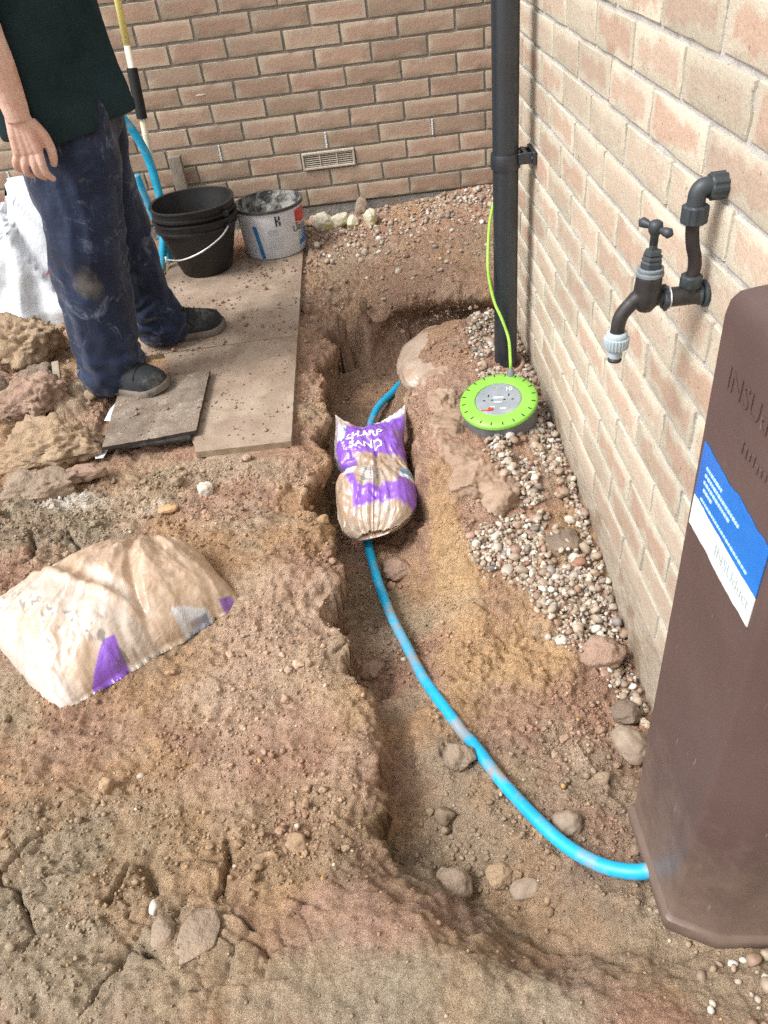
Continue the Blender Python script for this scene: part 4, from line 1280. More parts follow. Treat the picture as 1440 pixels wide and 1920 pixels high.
SAND, CLEAR, PUR, WHT, BLU = np.array([.40, .275, .185]), np.array([.52, .44, .36]), np.array([.235, .085, .545]), np.array([.74, .80, .79]), np.array([.05, .30, .52])
nz1 = fbm(np.stack([u * 3, t * 7, u * 0], 1), 3, 15)
nz2 = fbm(np.stack([u * 9, t * 2.5, u * 0 + 4], 1), 3, 16)
C_ = np.tile(SAND, (n, 1))
def put(m, c, a=1.0):
    global C_
    m = np.clip(np.asarray(m, float), 0, 1)[:, None] * a
    C_ = C_ * (1 - m) + c * m
put(sstep(-.3, .4, nz2), CLEAR, .9)
e = .015
def band(lo, hi, wob=0.0, uu=None): return sstep(lo - e, lo + e, t + wob * nz1) * (1 - sstep(hi - e, hi + e, t + wob * nz1))
put(band(.27, .43, .03) * (sstep(.30, .10, np.abs(u + .12))), np.array([.66, .64, .61]), .85)
put(band(.27, .42, .03) * sstep(.35, .2, np.abs(u + .10)) * sstep(.0, .25, np.sin(t * 330 + u * 4) + .25 * nz2), np.array([.16, .14, .12]), .65)
pu = band(.575, .955, .012)
pu = np.maximum(pu, band(.51, .70, .0) * sstep(-.45, -.55, u + .10 * (t - .6)))
pu = np.maximum(pu, band(.125, .255, .02) * sstep(-.62, -.5, u))
pu = np.maximum(pu, band(.2, .335, .01) * sstep(.52, .62, u))
pu = np.maximum(pu, band(.235, .505, 0) * sstep(.12, .05, np.abs(u + .62 - .9 * (.40 - t)) ))
put(pu, PUR, .95)
put(band(.335, .375, .01) * sstep(.55, .65, u), WHT); put(band(.375, .43, .01) * sstep(.62, .7, u), BLU)
put(band(.40, .455, .01) * sstep(.16, .11, np.abs(u + .60)), WHT, .9); put(band(.408, .447, .01) * sstep(.13, .09, np.abs(u + .60)) * (np.sin(t * 500) > -.2), np.array([.10, .45, .55]), .8)
put(band(.78, .95) * sstep(.14, .10, np.abs(u + .80)), WHT); put(sstep(.90, .93, t - .035 * np.abs(u - .35)) * sstep(-.02, .06, u), WHT, .95)
put(sstep(.955, .985, t - .02 * nz1) * sstep(-.55, -.65, u), np.array([.50, .45, .42])); put(sstep(.96, .985, t) * sstep(.6, .7, u), np.array([.55, .55, .56]))
put(sstep(-.90, -.97, u) * sstep(.5, .6, t), np.array([.52, .46, .42]))
Cb = np.tile(SAND * .9, (n, 1))
sb = empty("sand_bag", (-.38, -1.8, -.28)); tag(sb, "purple printed bag of sharp sand slumped in the trench over the blue pipe", "sand bag")
film = mk("bag_film", V_, F_, M_BAG, sb, col=np.vstack([C_, Cb]))
M_PRINT = mat2("white_print", (.78, .77, .80), (.84, .83, .86), 30, .35, 0)
M_TEAL = mat2("teal_print", (.04, .30, .34), (.06, .36, .40), 30, .4, 0)
def on_tb(tm, uc, tc, su, st, rot=0.0, off=.0016):
    a = math.radians(rot); x, y = tm[:, 0], tm[:, 1]
    x2, y2 = x * math.cos(a) - y * math.sin(a), x * math.sin(a) + y * math.cos(a)
    uu, tt = uc + x2 * su, tc + y2 * st
    P = tb(uu, tt * 2 - 1, 1); P[:, 2] += off
    return P
def dense(tm, tf, it=2):
    bm = bmesh.new()
    vs = [bm.verts.new(p) for p in tm]
    for q in tf:
        try: bm.faces.new([vs[i] for i in q])
        except ValueError: pass
    bmesh.ops.triangulate(bm, faces=bm.faces[:])
    for _ in range(it):
        long_ = [e_ for e_ in bm.edges if e_.calc_length() > .09]
        if not long_: break
        bmesh.ops.subdivide_edges(bm, edges=long_, cuts=1, use_grid_fill=False)
        bmesh.ops.triangulate(bm, faces=bm.faces[:])
    bm.verts.index_update()
    a, b_ = np.array([p.co[:] for p in bm.verts]), [tuple(p.index for p in q.verts) for q in bm.faces]
    bm.free()
    return a, b_
for body, uc, tc, k, rot in (("SHARP", -.10, .745, .33, -2), ("SAND", -.08, .645, .33, -3)):
    tm, tf = text_mesh(body, 1.0, .028); tm[:, 0] *= 1.05; tm[:, 1] *= 1.0
    # heavier strokes
    tm, tf = dense(tm, tf, 3)
    mk("lettering", on_tb(tm, uc, tc, k, k * .27, rot), tf, M_PRINT, film, False)
tm, tf = text_mesh("SHARP S", 1.0); tm, tf = dense(tm, tf, 3); mk("lettering", on_tb(tm, -.70, .68, .14, .07, -74), tf, M_PRINT, film, False)
tm, tf = text_mesh("3", 1.0); tm, tf = dense(tm, tf, 2); mk("small_emblem", on_tb(tm, -.72, .915, .2, .06, 20, .0022), tf, M_TEAL, film, False)

# ---- the bag lying on the left: v along its length, u across
QA, QB, QC, QD = (np.array(p) for p in ((-1.035, -2.575), (-.685, -2.320), (-.835, -2.065), (-1.310, -2.275)))
def lb(u, v, side):
    a, b_ = (v + 1) / 2, (u + 1) / 2      # a along near edge, b across
    P = (QA * (1 - a)[:, None] + QB * a[:, None]) * (1 - b_)[:, None] + (QD * (1 - a)[:, None] + QC * a[:, None]) * b_[:, None]
    # rounded far corner, tip at the near right
    c = np.array([-.955, -2.34])
    far = np.clip(u, 0, 1) ** 2 * np.clip(v, 0, 1) ** 2
    P = P + (c - P) * (.26 * far)[:, None]
    mid = (1 - u ** 2) * 0
    P[:, 1] += .030 * (np.clip(u, 0, 1)) * (1 - v ** 2)
    P[:, 0] += -.012 * (1 - np.abs(u))* sstep(.6, 1, v)
    prof = (1 - np.abs(u) ** 2.3) ** .62 * (1 - np.abs(v) ** 3.2) ** .6
    base = gz(P[:, 0], P[:, 1]) * .25 + (-.098) * .75
    if side < 0:
        return np.stack([P[:, 0], P[:, 1], base - .010 - .004 * prof], 1)
    crown = .132 * (1 - .22 * np.clip(-v, 0, 1) ** 2) * (1 - .18 * np.clip(v, 0, 1) ** 2)
    z = base + .006 + crown * prof
    # folds fanning out from the far right shoulder towards the near edge
    th = np.arctan2(v - .62, .9 - u)
    rad = np.hypot(v - .62, .9 - u)
    q = np.stack([th * 4.6, rad * .55, u * 0 + 1], 1)
    amp = sstep(.15, .7, rad) * sstep(0, .35, prof)
    nq = fbm(np.stack([u * 2.2, v * 3.0, u * 0 + 5], 1), 3, 44)
    z = z + amp * (.016 * perlin(q * np.array([.8, 1, 1]), 41) + .0085 * ridge(q * np.array([1.15, 1.0, 1]) + .3 * nq[:, None], 42) + .0018 * ridge(q * np.array([3.2, 3, 1]) + .6 * nq[:, None], 43))
    # one strong diagonal crease
    s = v + .35 * u + .20
    z = z + prof ** .6 * (.009 * np.exp(-(s / .05) ** 2) - .008 * np.exp(-((s - .13) / .08) ** 2))
    s2 = v - .25 * u - .28
    z = z - prof ** .6 * .010 * np.exp(-(s2 / .045) ** 2)
    lf = sstep(-.55, -.9, v)
    z = z + lf * .010 * fbm(np.stack([u * 3.5, v * 9, u * 0], 1), 4, 46)
    return np.stack([P[:, 0] + .003 * fbm(q * 2, 2, 5), P[:, 1] + .006 * np.abs(u) * fbm(np.stack([u * 2, v * 5, u * 0], 1), 3, 48), z], 1)
u, v, V_, F_, n = pillow(lb, 120, 170)
a, b_ = (v + 1) / 2, (u + 1) / 2
SAND2, WF = np.array([.46, .33, .225]), np.array([.64, .60, .55])
C_ = np.tile(SAND2, (n, 1))
nzA = fbm(np.stack([u * 2.4, v * 3, u * 0], 1), 4, 61); nzB = fbm(np.stack([u * 1.5 + v * 3, v * 8 - u * 4, u * 0], 1), 4, 62)
put(sstep(-.05, .45, nzB), np.array([.56, .43, .32]), .7)
s = v + .35 * u + .20
put(sstep(-.02, -.10, s + .05 * nzA) * sstep(-.52, -.35, s + .1 * nzA), WF, .42)
put(sstep(-.66, -.9, v + .12 * nzA), WF * 1.0, .6)
put(sstep(.10, .0, np.abs(v + .02 + .15 * u)) * sstep(.30, .1, u) * sstep(-.75, -.5, u) , np.array([.60, .53, .46]), .7)
put(sstep(.75, .95, u) * sstep(-.3, .2, v), WF * .9, .6)
put(sstep(.6, .9, np.abs(nzB)), WF, .35)
put((b_ < .105 * sstep(.16, .36, a)) * sstep(.18, .19, a) * sstep(.375 + .25 * b_, .365 + .25 * b_, a), PUR * 1.0, .95)
put((b_ < .030 + .055 * sstep(.85, .66, a)) * sstep(.655, .67, a) * sstep(.83, .815, a), np.array([.58, .62, .64]), .8)
put((b_ < .022) * sstep(.71, .72, a) * sstep(.81, .80, a), np.array([.08, .12, .22]), .8)
put((b_ < .045) * sstep(.885, .895, a) * sstep(.965, .955, a), PUR * .8, .8)
put(sstep(.22, .34, fbm(np.stack([u * 9, v * 14, u * 0 + 7], 1), 4, 71)) * sstep(.25, .0, np.abs(s + .38)) , np.array([.10, .09, .08]), .7)
Cb = np.tile(SAND2 * .9, (n, 1))
lbag = empty("sand_bag", (-.95, -2.35, -.1)); tag(lbag, "large crumpled clear bag of sand lying on the soil at the left", "sand bag")
film2 = mk("bag_film", V_, F_, M_BAG, lbag, col=np.vstack([C_, Cb]))
rs = np.random.RandomState(4); pc = []
# knotted tail at the right tip
v, f = rock((-.690, -2.315, -.088), (.024, .011, .010), 77, 3, .6, 2.6, rz=35); mk("bag_tail", v, f, M_SHEET, lbag)

# ------------------------------------------------------------------ half-buried sack in the bank behind the trench
v, f = rock((0, 0, 0), (1, 1, 1), 15, 5, .10, 1.3)
v = v + .020 * ridge(v * np.array([3.2, 1.4, 3]), 91)[:, None] * v
v = v * np.array([.125, .185, .060]); v = v @ rotm('Z', -24).T
v = v + np.array([-.138, -1.185, -.176]); v[:, 2] += .02 * sstep(-1.2, -1.05, v[:, 1])
tag(mk("buried_sack", v, f, M_SHEET, org=(-.158, -1.195, -.2)), "muddy clear plastic sack half buried in the rounded bank behind the trench", "sack")

# ------------------------------------------------------------------ cable reel
M_LIME = mat2("lime_plastic", (.215, .49, .06), (.245, .54, .08), 12, .40, .05, 60, .001, spec=.45, cc=(.30, .42, .15), ccscale=14, cclo=.66, cchi=.8)
M_RGRY = mat2("reel_grey", (.125, .135, .145), (.18, .19, .20), 20, .55, .1, 60, .001, cc=(.27, .26, .25), ccscale=22, cclo=.56, cchi=.70)
M_FACE = mat2("reel_face", (.22, .25, .27), (.29, .32, .34), 18, .5, .1, 60, .001, cc=(.36, .36, .36), ccscale=20, cclo=.55, cchi=.70)
M_SLOT = mat2("black_slot", (.008, .008, .008), (.014, .014, .014), 30, .7, 0)
M_REDS = mat2("red_switch", (.55, .04, .03), (.62, .06, .04), 30, .4, 0)
RC = np.array([-.012, -1.690, -.060])
RMt = rotm('X', 10.0) @ rotm('Y', -7.0) @ rotm('Z', -12)
rl = empty("cable_reel", tuple(RC + [0, 0, -.03])); tag(rl, "lime green and grey round cable reel lying on the gravel", "cable reel")
def RL(V): return np.asarray(V, float) @ RMt.T + RC
RR = .106
v, f = lathe([(0, -.068), (RR - .010, -.068), (RR - .004, -.063), (RR - .0015, .012), (RR - .006, .016)], 72); mk("reel_drum", RL(v), f, M_RGRY, rl, sharp=40)
v, f = lathe([(RR - .004, .010), (RR + .0015, .011), (RR + .0015, .019), (RR - .003, .0235), (RR - .020, .0255), (.070, .027), (.0655, .0262), (.064, .0235)], 96); ringo = mk("lime_ring", RL(v), f, M_LIME, rl, sharp=45)
v, f = lathe([(.0645, .022), (.063, .0245), (.058, .0250), (0.0005, .0250)], 72); face = mk("socket_face", RL(v), f, M_FACE, rl)
for k in range(20):
    aa = math.radians(9 + k * 18)
    v, f = boxm((0, 0, 0), (.0105, .0022, .003)); v = v @ rotm('Z', math.degrees(aa)).T + [math.cos(aa) * .0965, math.sin(aa) * .0965, .0243]
    mk("ring_slot", RL(v), f, M_SLOT, ringo, False)
for cx in (-.028, .028):
    for ddx, ddy, sx, sy in ((0, .012, .0035, .0085), (-.011, -.006, .0065, .0035), (.011, -.006, .0065, .0035)):
        v, f = boxm((cx + ddx, .002 + ddy, .0252), (sx, sy, .0012)); mk("socket_slot", RL(v), f, M_SLOT, face, False)
v, f = boxm((-.020, -.041, .0275), (.013, .010, .006), .002); mk("reset_switch", RL(v), f, M_REDS, face, False)
v, f = boxm((-.036, -.043, .0262), (.018, .003, .002), .0006); mk("red_line", RL(v), f, M_REDS, face, False)
pc = [boxm((.0, .006, .0252), (.026, .006, .0010)), boxm((0, -.012, .0252), (.020, .003, .0010)), boxm((-.014, -.03, .0252), (.012, .003, .0010)), boxm((.014, -.038, .0252), (.016, .0025, .0010))]
v, f = join(pc); mk("face_print", RL(v), f, M_PRINT, face, False)
tm, tf = text_mesh("10", .021); v = np.c_[tm[:, 0] + .027, tm[:, 1] + .038, np.full(len(tm), .0256)]; mk("face_number", RL(v), tf, M_PRINT, face, False)
tm, tf = text_mesh("2", .018); v = np.c_[tm[:, 0] - .006, tm[:, 1] + .044, np.full(len(tm), .0256)]; mk("face_number", RL(v), tf, M_TFAINT, face, False)
ga = math.radians(72)
g0 = RL([(math.cos(ga) * .100, math.sin(ga) * .100, .020)])[0]
v, f = lathe([(0, 0), (.011, 0), (.011, .012), (.008, .020), (.006, .022), (0, .022)], 20, tuple(g0), (.03, .35, 1)); mk("cable_gland", v, f, M_RGRY, rl, sharp=40)
g1 = g0 + np.array([.001, .008, .018])
M_CABL = mat2("green_cable", (.30, .60, .06), (.36, .66, .10), 20, .45, .05)
P = smooth_path([g1, g1 + np.array([.000, .006, .030]), (.0505, -1.490, .035), (.036, -1.462, .085), (.020, -1.435, .125), (.0095, -1.415, .18), (.0075, -1.40, .225), (.018, -1.35, .28), (.040, -1.27, .325), (.085, -1.16, .36), (.16, -1.07, .36), (.3, -1.05, .34)], 10)
v, f = tube(P, .0042, 12); tag(mk("power_cable", v, f, M_CABL, org=tuple(g1)), "thin lime green cable rising from the reel past the downpipe", "cable")
# ------------------------------------------------------------------ gravel, crumbs and single stones
M_PEB = colmat("pebble", .62, .35, 90, .22, .25, 220, .002)
M_CRUMB = colmat("soil_crumb", .95, .2, 120, .28, .6, 260, .004)
PEBC = np.array([(.66, .61, .52), (.60, .52, .41), (.50, .39, .29), (.42, .27, .19), (.36, .23, .17), (.30, .26, .24), (.22, .21, .21), (.17, .165, .17), (.72, .68, .60), (.50, .42, .32), (.40, .30, .21), (.34, .17, .11), (.26, .22, .18)])
PEBW = np.array([5, 5, 4, 2.4, 1.8, 1.5, .9, .5, 3.4, 3.4, 3.2, .6, 1.4]); PEBW = PEBW / PEBW.sum()
def pebcols(n, rs, dirt=0.0):
    c = PEBC[rs.choice(len(PEBC), n, p=PEBW)] * rs.uniform(.72, 1.0, (n, 1))
    d = (rs.rand(n, 1) < dirt) * rs.uniform(.35, .8, (n, 1))
    return c * (1 - d) + np.array([.31, .22, .15]) * d
rs = np.random.RandomState(21)
GPOLY = [(.133, -1.09), (.06, -1.02), (.0, -1.05), (-.02, -1.2), (-.03, -1.42), (-.01, -1.52), (.0, -1.62), (-.035, -1.76), (-.06, -1.84), (-.06, -1.93), (.0, -1.985), (.015, -2.035), (-.04, -2.06), (-.13, -2.075), (-.15, -2.12), (-.145, -2.2), (-.07, -2.24), (-.04, -2.30), (-.045, -2.38), (.0, -2.44), (.06, -2.47), (.085, -2.58), (.133, -2.62)]
NG = 21000
X = rs.uniform(-.17, .134, NG); Y = rs.uniform(-2.66, -1.0, NG)
hole = fbm(np.stack([X * 9, Y * 9, X * 0], 1), 3, 91)
k = pip(X + .012 * rs.randn(NG), Y + .012 * rs.randn(NG), GPOLY) & (hole < .42) & ~((np.hypot((X + .008) / .095, (Y + 1.65) / .095) < 1)) & ~(np.hypot(X - PX, Y - PY) < .07)
k &= ~((X > .02) & (X < .11) & (Y < -2.10) & (Y > -2.22) & (rs.rand(NG) < .8))
X, Y = X[k][:6600], Y[k][:6600]
n = len(X)
S = np.exp(rs.normal(math.log(.0054), .46, n)); S = np.clip(S, .0026, .017)
scatter("gravel", X, Y, S, pebcols(n, rs, .52), M_PEB, "pale mixed pebble gravel strip along the foot of the buff wall", "gravel", 2, .42, .24, zoff=rs.uniform(0, .016, n) * (rs.rand(n) < .5), squash=(.4, .85), facet=.7, aspect=(.5, 1.0))
# small gravel below the back wall
X = rs.uniform(-.60, .62, 6000); Y = rs.uniform(-.75, -.015, 6000)
dens = np.clip(.06 + .6 * sstep(-.42, -.05, Y) * (.25 + .75 * sstep(-.25, .10, X)) + .3 * blob(X, Y, -.35, -.28, .25, .12), 0, 1)
k = (rs.rand(6000) < dens) & ~pip(X, Y, [(-1.2, -1.8), (-.57, -1.8), (-.57, -.28), (-1.2, -.28)])
X, Y = X[k], Y[k]; n = len(X)
S = np.clip(np.exp(rs.normal(math.log(.0062), .45, n)), .003, .018)
scatter("gravel", X, Y, S, pebcols(n, rs, .72), M_PEB, "dirty small gravel mixed with soil below the back wall", "gravel", 2, .5, .26, zoff=rs.uniform(0, .006, n) * (rs.rand(n) < .4), facet=.5, aspect=(.55, 1.0))
# gravel in the near right corner
X = rs.uniform(-.02, .30, 700); Y = rs.uniform(-3.45, -3.115, 700); k = (rs.rand(700) < .75 * sstep(-.04, .14, X - .25 * (Y + 3.2))); X, Y = X[k], Y[k]; n = len(X)
scatter("gravel", X, Y, np.clip(np.exp(rs.normal(math.log(.0056), .38, n)), .003, .012), pebcols(n, rs, .65), M_PEB, "loose gravel in front of the brown duct", "gravel", 2, .5, .26, zoff=rs.uniform(0, .004, n), facet=.7, aspect=(.5, 1.0))
# soil crumbs: everywhere, thicker where the clay was thrown
def crumbs(name, n, x0, x1, y0, y1, s0, sd, smax, mask, label, sub, light=1.0, seed=1):
    rs = np.random.RandomState(seed)
    X = rs.uniform(x0, x1, n); Y = rs.uniform(y0, y1, n)
    k = (rs.rand(n) < mask(X, Y)) & ~pip(X, Y, [(-1.17, -1.75), (-.59, -1.75), (-.59, -.27), (-1.17, -.27)]) & (X < .13)
    X, Y = X[k], Y[k]; n = len(X)
    S = np.clip(np.exp(rs.normal(math.log(s0), sd, n)), .0016, smax)
    C = gcol(X, Y) * rs.uniform(.80, 1.15, (n, 1)) * light
    w = (rs.rand(n, 1) < .02); C = np.where(w, np.array([.56, .47, .36]) * rs.uniform(.8, 1.1, (n, 1)), C)
    w = (rs.rand(n, 1) < .02); C = np.where(w, np.array([.45, .29, .13]), C)
    scatter(name, X, Y, S, np.clip(C, .02, .7), M_CRUMB, label, "soil", sub, .42, .30 if sub == 1 else .62, squash=(.5, 1.0), facet=.5 if sub == 1 else .7)
cl = lambda X, Y: np.clip(.10 + 1.25 * fbm(np.stack([X * 4, Y * 4, X * 0 + 9], 1), 3, 21) + .5 * blob(X, Y, -1.0, -1.95, .55, .25) + .45 * blob(X, Y, -.12, -2.75, .3, .33) + .35 * blob(X, Y, -.53, -1.7, .06, .7) - .9 * blob(X, Y, -.33, -3.13, .42, .18), .012, 1)
crumbs("soil_crumbs", 62000, -1.5, .13, -3.32, -.3, .0026, .45, .010, cl, "fine loose soil crumbs over the dug ground", 1, .82, 5)
crumbs("soil_clods", 2000, -1.6, .13, -3.25, -.3, .0066, .45, .024, cl, "small loose clods of clay soil over the dug ground", 3, .84, 6)
crumbs("fine_soil_crumbs", 13000, -1.15, .13, -3.32, -2.1, .0019, .40, .006, lambda X, Y: np.clip(.55 + .7 * fbm(np.stack([X * 6, Y * 6, X * 0 + 2], 1), 3, 27) - .75 * blob(X, Y, -.33, -3.13, .42, .18), .08, 1), "very fine loose soil grains in the foreground", 1, .80, 15)
# ---- single stones and clods
def soil_mat(name, a, b_, c): return mat2(name, a, b_, 9, .95, .8, 85, .010, cc=c, ccscale=14, cclo=.52, cchi=.68)
MS_O = soil_mat("ochre_clod", (.34, .235, .145), (.43, .315, .205), (.30, .205, .14))
MS_R = soil_mat("red_clod", (.31, .20, .145), (.39, .27, .20), (.36, .26, .175))
MS_G = soil_mat("grey_clod", (.26, .195, .14), (.35, .27, .20), (.34, .24, .165))
MS_D = soil_mat("dark_clod", (.18, .135, .10), (.26, .20, .15), (.30, .215, .15))
MS_S = mat2("pale_stone", (.48, .42, .35), (.62, .56, .48), 20, .8, .4, 100, .004, cc=(.36, .27, .2), ccscale=14)
MS_W = mat2("limestone", (.50, .45, .33), (.64, .60, .48), 16, .85, .5, 90, .005, cc=(.55, .50, .22), ccscale=9, cclo=.52, cchi=.62)
MS_C = mat2("grey_cobble", (.27, .205, .15), (.36, .285, .215), 18, .85, .5, 120, .004, cc=(.28, .20, .14), ccscale=9)
def stone(name, c, s, seed, mat, label, cat, rough=.25, freq=1.3, rz=0, facet=.4, n=4, up=.35, fine=.035):
    z = float(gz(c[0], c[1])[0]) if len(c) == 2 else c[2]
    ctr = (c[0], c[1], z + s[2] * up)
    v, f = rock((0, 0, 0), s, seed, n, rough, freq, rz, facet=facet)
    V, _ = ico(n)
    bl_ = np.abs(perlin(v * 15 + seed, seed)) + .4 * np.abs(perlin(v * 40 + seed, seed + 2))
    v = v + V * (min(s) * (fine * 3 * fbm(v * 70, 4, seed + 5) + (.34 * (bl_ - .35) if 'clod' in name else 0)))[:, None]
    v = v + np.array(ctr)
    return tag(mk(name, v, f, mat, org=(c[0], c[1], z)), label, cat)
stone("clay_clod", (-1.505, -1.10, -.03), (.150, .09, .105), 1, MS_O, "big ochre clay clod at the left edge just in front of the white sack", "clod", .32, 1.5, 12, .95, 5, .5, .07)
stone("clay_clod", (-1.435, -1.245, -.045), (.075, .045, .040), 2, MS_D, "dark low clod wedged under the big ochre clod", "clod", .32, 1.6, 5, .95, 4)
stone("clay_clod", (-1.56, -1.30, -.045), (.07, .05, .05), 12, MS_D, "dark clod at the left frame edge above the reddish clod", "clod", .3, 1.6, 5, .95, 4)
stone("clay_clod", (-1.405, -1.42, -.05), (.130, .075, .075), 3, MS_R, "reddish rounded clod left of the near shoe", "clod", .30, 1.5, 14, .95, 5, .4, .06)
stone("clay_clod", (-1.285, -1.655, -.07), (.175, .075, .075), 4, MS_O, "long ochre clay clod left of the small board", "clod", .32, 1.7, 14, .95, 5, .3, .07)
stone("clay_clod", (-1.165, -1.765, -.085), (.062, .030, .026), 5, MS_R, "small flat reddish clod in front of the long ochre clod", "clod", .28, 1.5, 10, .5, 4)
stone("clay_clod", (-1.285, -1.83, -.075), (.115, .052, .045), 6, MS_G, "grey clay clod at the left below the long ochre clod", "clod", .34, 1.8, 5, .95, 5)
stone("stone", (-.822, -1.880), (.026, .022, .020), 7, MS_S, "pale stone alone on the soil in front of the small board", "stone", .2, 1.2, 20, .7)
stone("stone", (-.905, -1.965), (.030, .014, .010), 8, mat2("orange_stone", (.45, .28, .15), (.54, .36, .2), 20, .85, .4), "flat orange stone on the soil above the lying sand bag", "stone", .22, 1.3, 10, .5)
for i, (x, y, s, lab) in enumerate((( -.505, -.105, (.060, .045, .042), "pale rubble stone nearest the tub below the back wall"), (-.430, -.105, (.048, .036, .040), "yellowish rubble stone second from the tub below the back wall"), (-.378, -.135, (.036, .030, .030), "small pale rubble stone in the middle of the row below the back wall"), (-.300, -.155, (.048, .034, .034), "broad pale rubble stone at the right end of the row below the back wall"), (-.335, -.040, (.038, .028, .044), "pointed grey rubble stone leaning on the back wall footing"))):
    stone("rubble_stone", (x, y), s, 20 + i, MS_W if i != 4 else MS_C, lab, "stone", .28, 1.3, 30 * i, .85, 4, .55)
stone("rubble_stone", (-.545, -.055), (.040, .025, .028), 27, mat2("brick_rubble", (.42, .24, .17), (.5, .32, .24), 20, .9, .5), "reddish broken brick piece behind the rubble stones by the tub", "stone", .28, 1.3, 10, .9, 3, .5)
stone("cobble", (.060, -2.700), (.030, .042, .030), 31, MS_C, "oval grey cobble against the plinth just beyond the brown duct", "stone", .16, 1.0, 20, .3, 4, .6)
stone("cobble", (.085, -2.610), (.030, .028, .026), 32, MS_D, "dark muddy stone against the plinth beyond the grey cobble", "stone", .25, 1.3, 0, .4, 4, .5)
stone("clay_clod", (.068, -2.470), (.050, .040, .034), 33, MS_R, "brown clod at the near end of the gravel by the plinth", "clod", .26, 1.5, 0, .4, 4, .5)
stone("clay_clod", (-.262, -2.700), (.030, .030, .026), 34, MS_G, "round grey clod touching the blue pipe where it is muddied", "clod", .24, 1.4, 0, .4, 4, .55)
stone("stone", (-.098, -2.862), (.026, .026, .022), 35, MS_C, "round grey stone behind the blue pipe near the duct", "stone", .2, 1.2, 0, .4, 4, .25)
stone("stone", (-.185, -2.945), (.030, .018, .014), 36, MS_C, "flat grey stone in the hollow in front of the blue pipe", "stone", .18, 1.1, 10, .4, 4, .1)
stone("clay_clod", (-.225, -2.915), (.026, .024, .020), 37, MS_O, "brown clod in the hollow left of the flat grey stone", "clod", .22, 1.3, 0, .4)
stone("clay_clod", (-.305, -2.925), (.038, .030, .022), 38, MS_G, "broad greenish grey clod at the bottom left of the hollow", "clod", .26, 1.4, 20, .4, 4, .1)
stone("clay_clod", (-.345, -2.055), (.042, .036, .024), 39, MS_R, "clay lump on the trench floor beside the blue pipe and purple bag", "clod", .26, 1.4, 20, .4, 4, .3)
stone("clay_clod", (-.425, -2.385), (.030, .026, .022), 40, MS_R, "small red clay lump at the foot of the left trench side", "clod", .3, 1.5, 20, .4, 4, .4)
stone("stone", (-.095, -2.110), (.020, .016, .012), 41, MS_S, "white wedge stone at the left rim of the gravel below the clay ledge", "stone", .2, 1.1, 20, .9, 3, .6)
stone("clay_clod", (.055, -2.165), (.052, .045, .022), 43, MS_D, "dark flat clod lying in the middle of the gravel", "clod", .3, 1.6, 20, .4, 4, .3)
# clay slab that breaks out of the bank
M_SLAB = mat2("clay_slab", (.28, .19, .13), (.37, .26, .185), 12, .9, .5, 100, .005, cc=(.46, .38, .30), ccscale=7, cclo=.58, cchi=.70)
lp = []
for k, (x, y, z, sx, sy, sz, rz_) in enumerate(((-.150, -1.44, -.150, .075, .10, .045, 5), (-.150, -1.56, -.148, .070, .09, .050, -8), (-.155, -1.69, -.148, .072, .10, .052, 6), (-.150, -1.82, -.152, .080, .10, .055, 14), (-.105, -1.915, -.158, .105, .085, .055, 32), (-.045, -1.985, -.165, .075, .050, .048, 38))):
    lp.append(rock((x, y, z + .022), (sx, sy, sz), 510 + k, 4, .30, 1.6, rz_, facet=1.0))
def ledge_disp(W): return .020 * (np.abs(perlin(W * 13, 5)) - .3) + .011 * (np.abs(perlin(W * 30, 6)) - .3) + .004 * fbm(W * 80, 3, 8)
tag(remesh("clay_ledge", lp, .0042, M_SLAB, None, 0, org=(-.13, -1.7, -.2), disp=ledge_disp), "long muddy clay ledge along the right side of the trench below the cable reel", "clay ledge")
# cracked plates and slivers
stone("clay_plate", (-.690, -3.030), (.045, .032, .012), 55, MS_G, "loose grey clay plate among the cracks in the foreground", "clod", .2, 1.3, 70, .9, 4, .2)
stone("clay_plate", (-.745, -3.015), (.020, .026, .012), 56, MS_G, "small clay plate left of the loose grey plate", "clod", .2, 1.3, 10, .9, 4, .3)
stone("stone", (-.765, -2.975), (.010, .012, .010), 57, MS_S, "tiny pale stone in the cracked clay of the foreground", "stone", .2, 1.3, 10, .9, 3, .3)
M_SLIV = mat2("old_wood", (.26, .21, .15), (.38, .32, .24), 30, .9, .4, 70, .004)
v, f = boxm((-1.335, -1.33, .004), (.022, .150, .014), .002, rotm('Z', 16) @ rotm('X', 9)); tag(mk("wood_sliver", v, f, M_SLIV, org=(-1.335, -1.33, 0)), "grey wood sliver among the clods left of the trousers", "wood")
v, f = boxm((-1.375, -1.33, -.008), (.022, .090, .012), .002, rotm('Z', 4) @ rotm('X', 8)); tag(mk("wood_sliver", v, f, M_SLIV, org=(-1.375, -1.33, 0)), "shorter yellowish wood sliver beside the grey one", "wood")

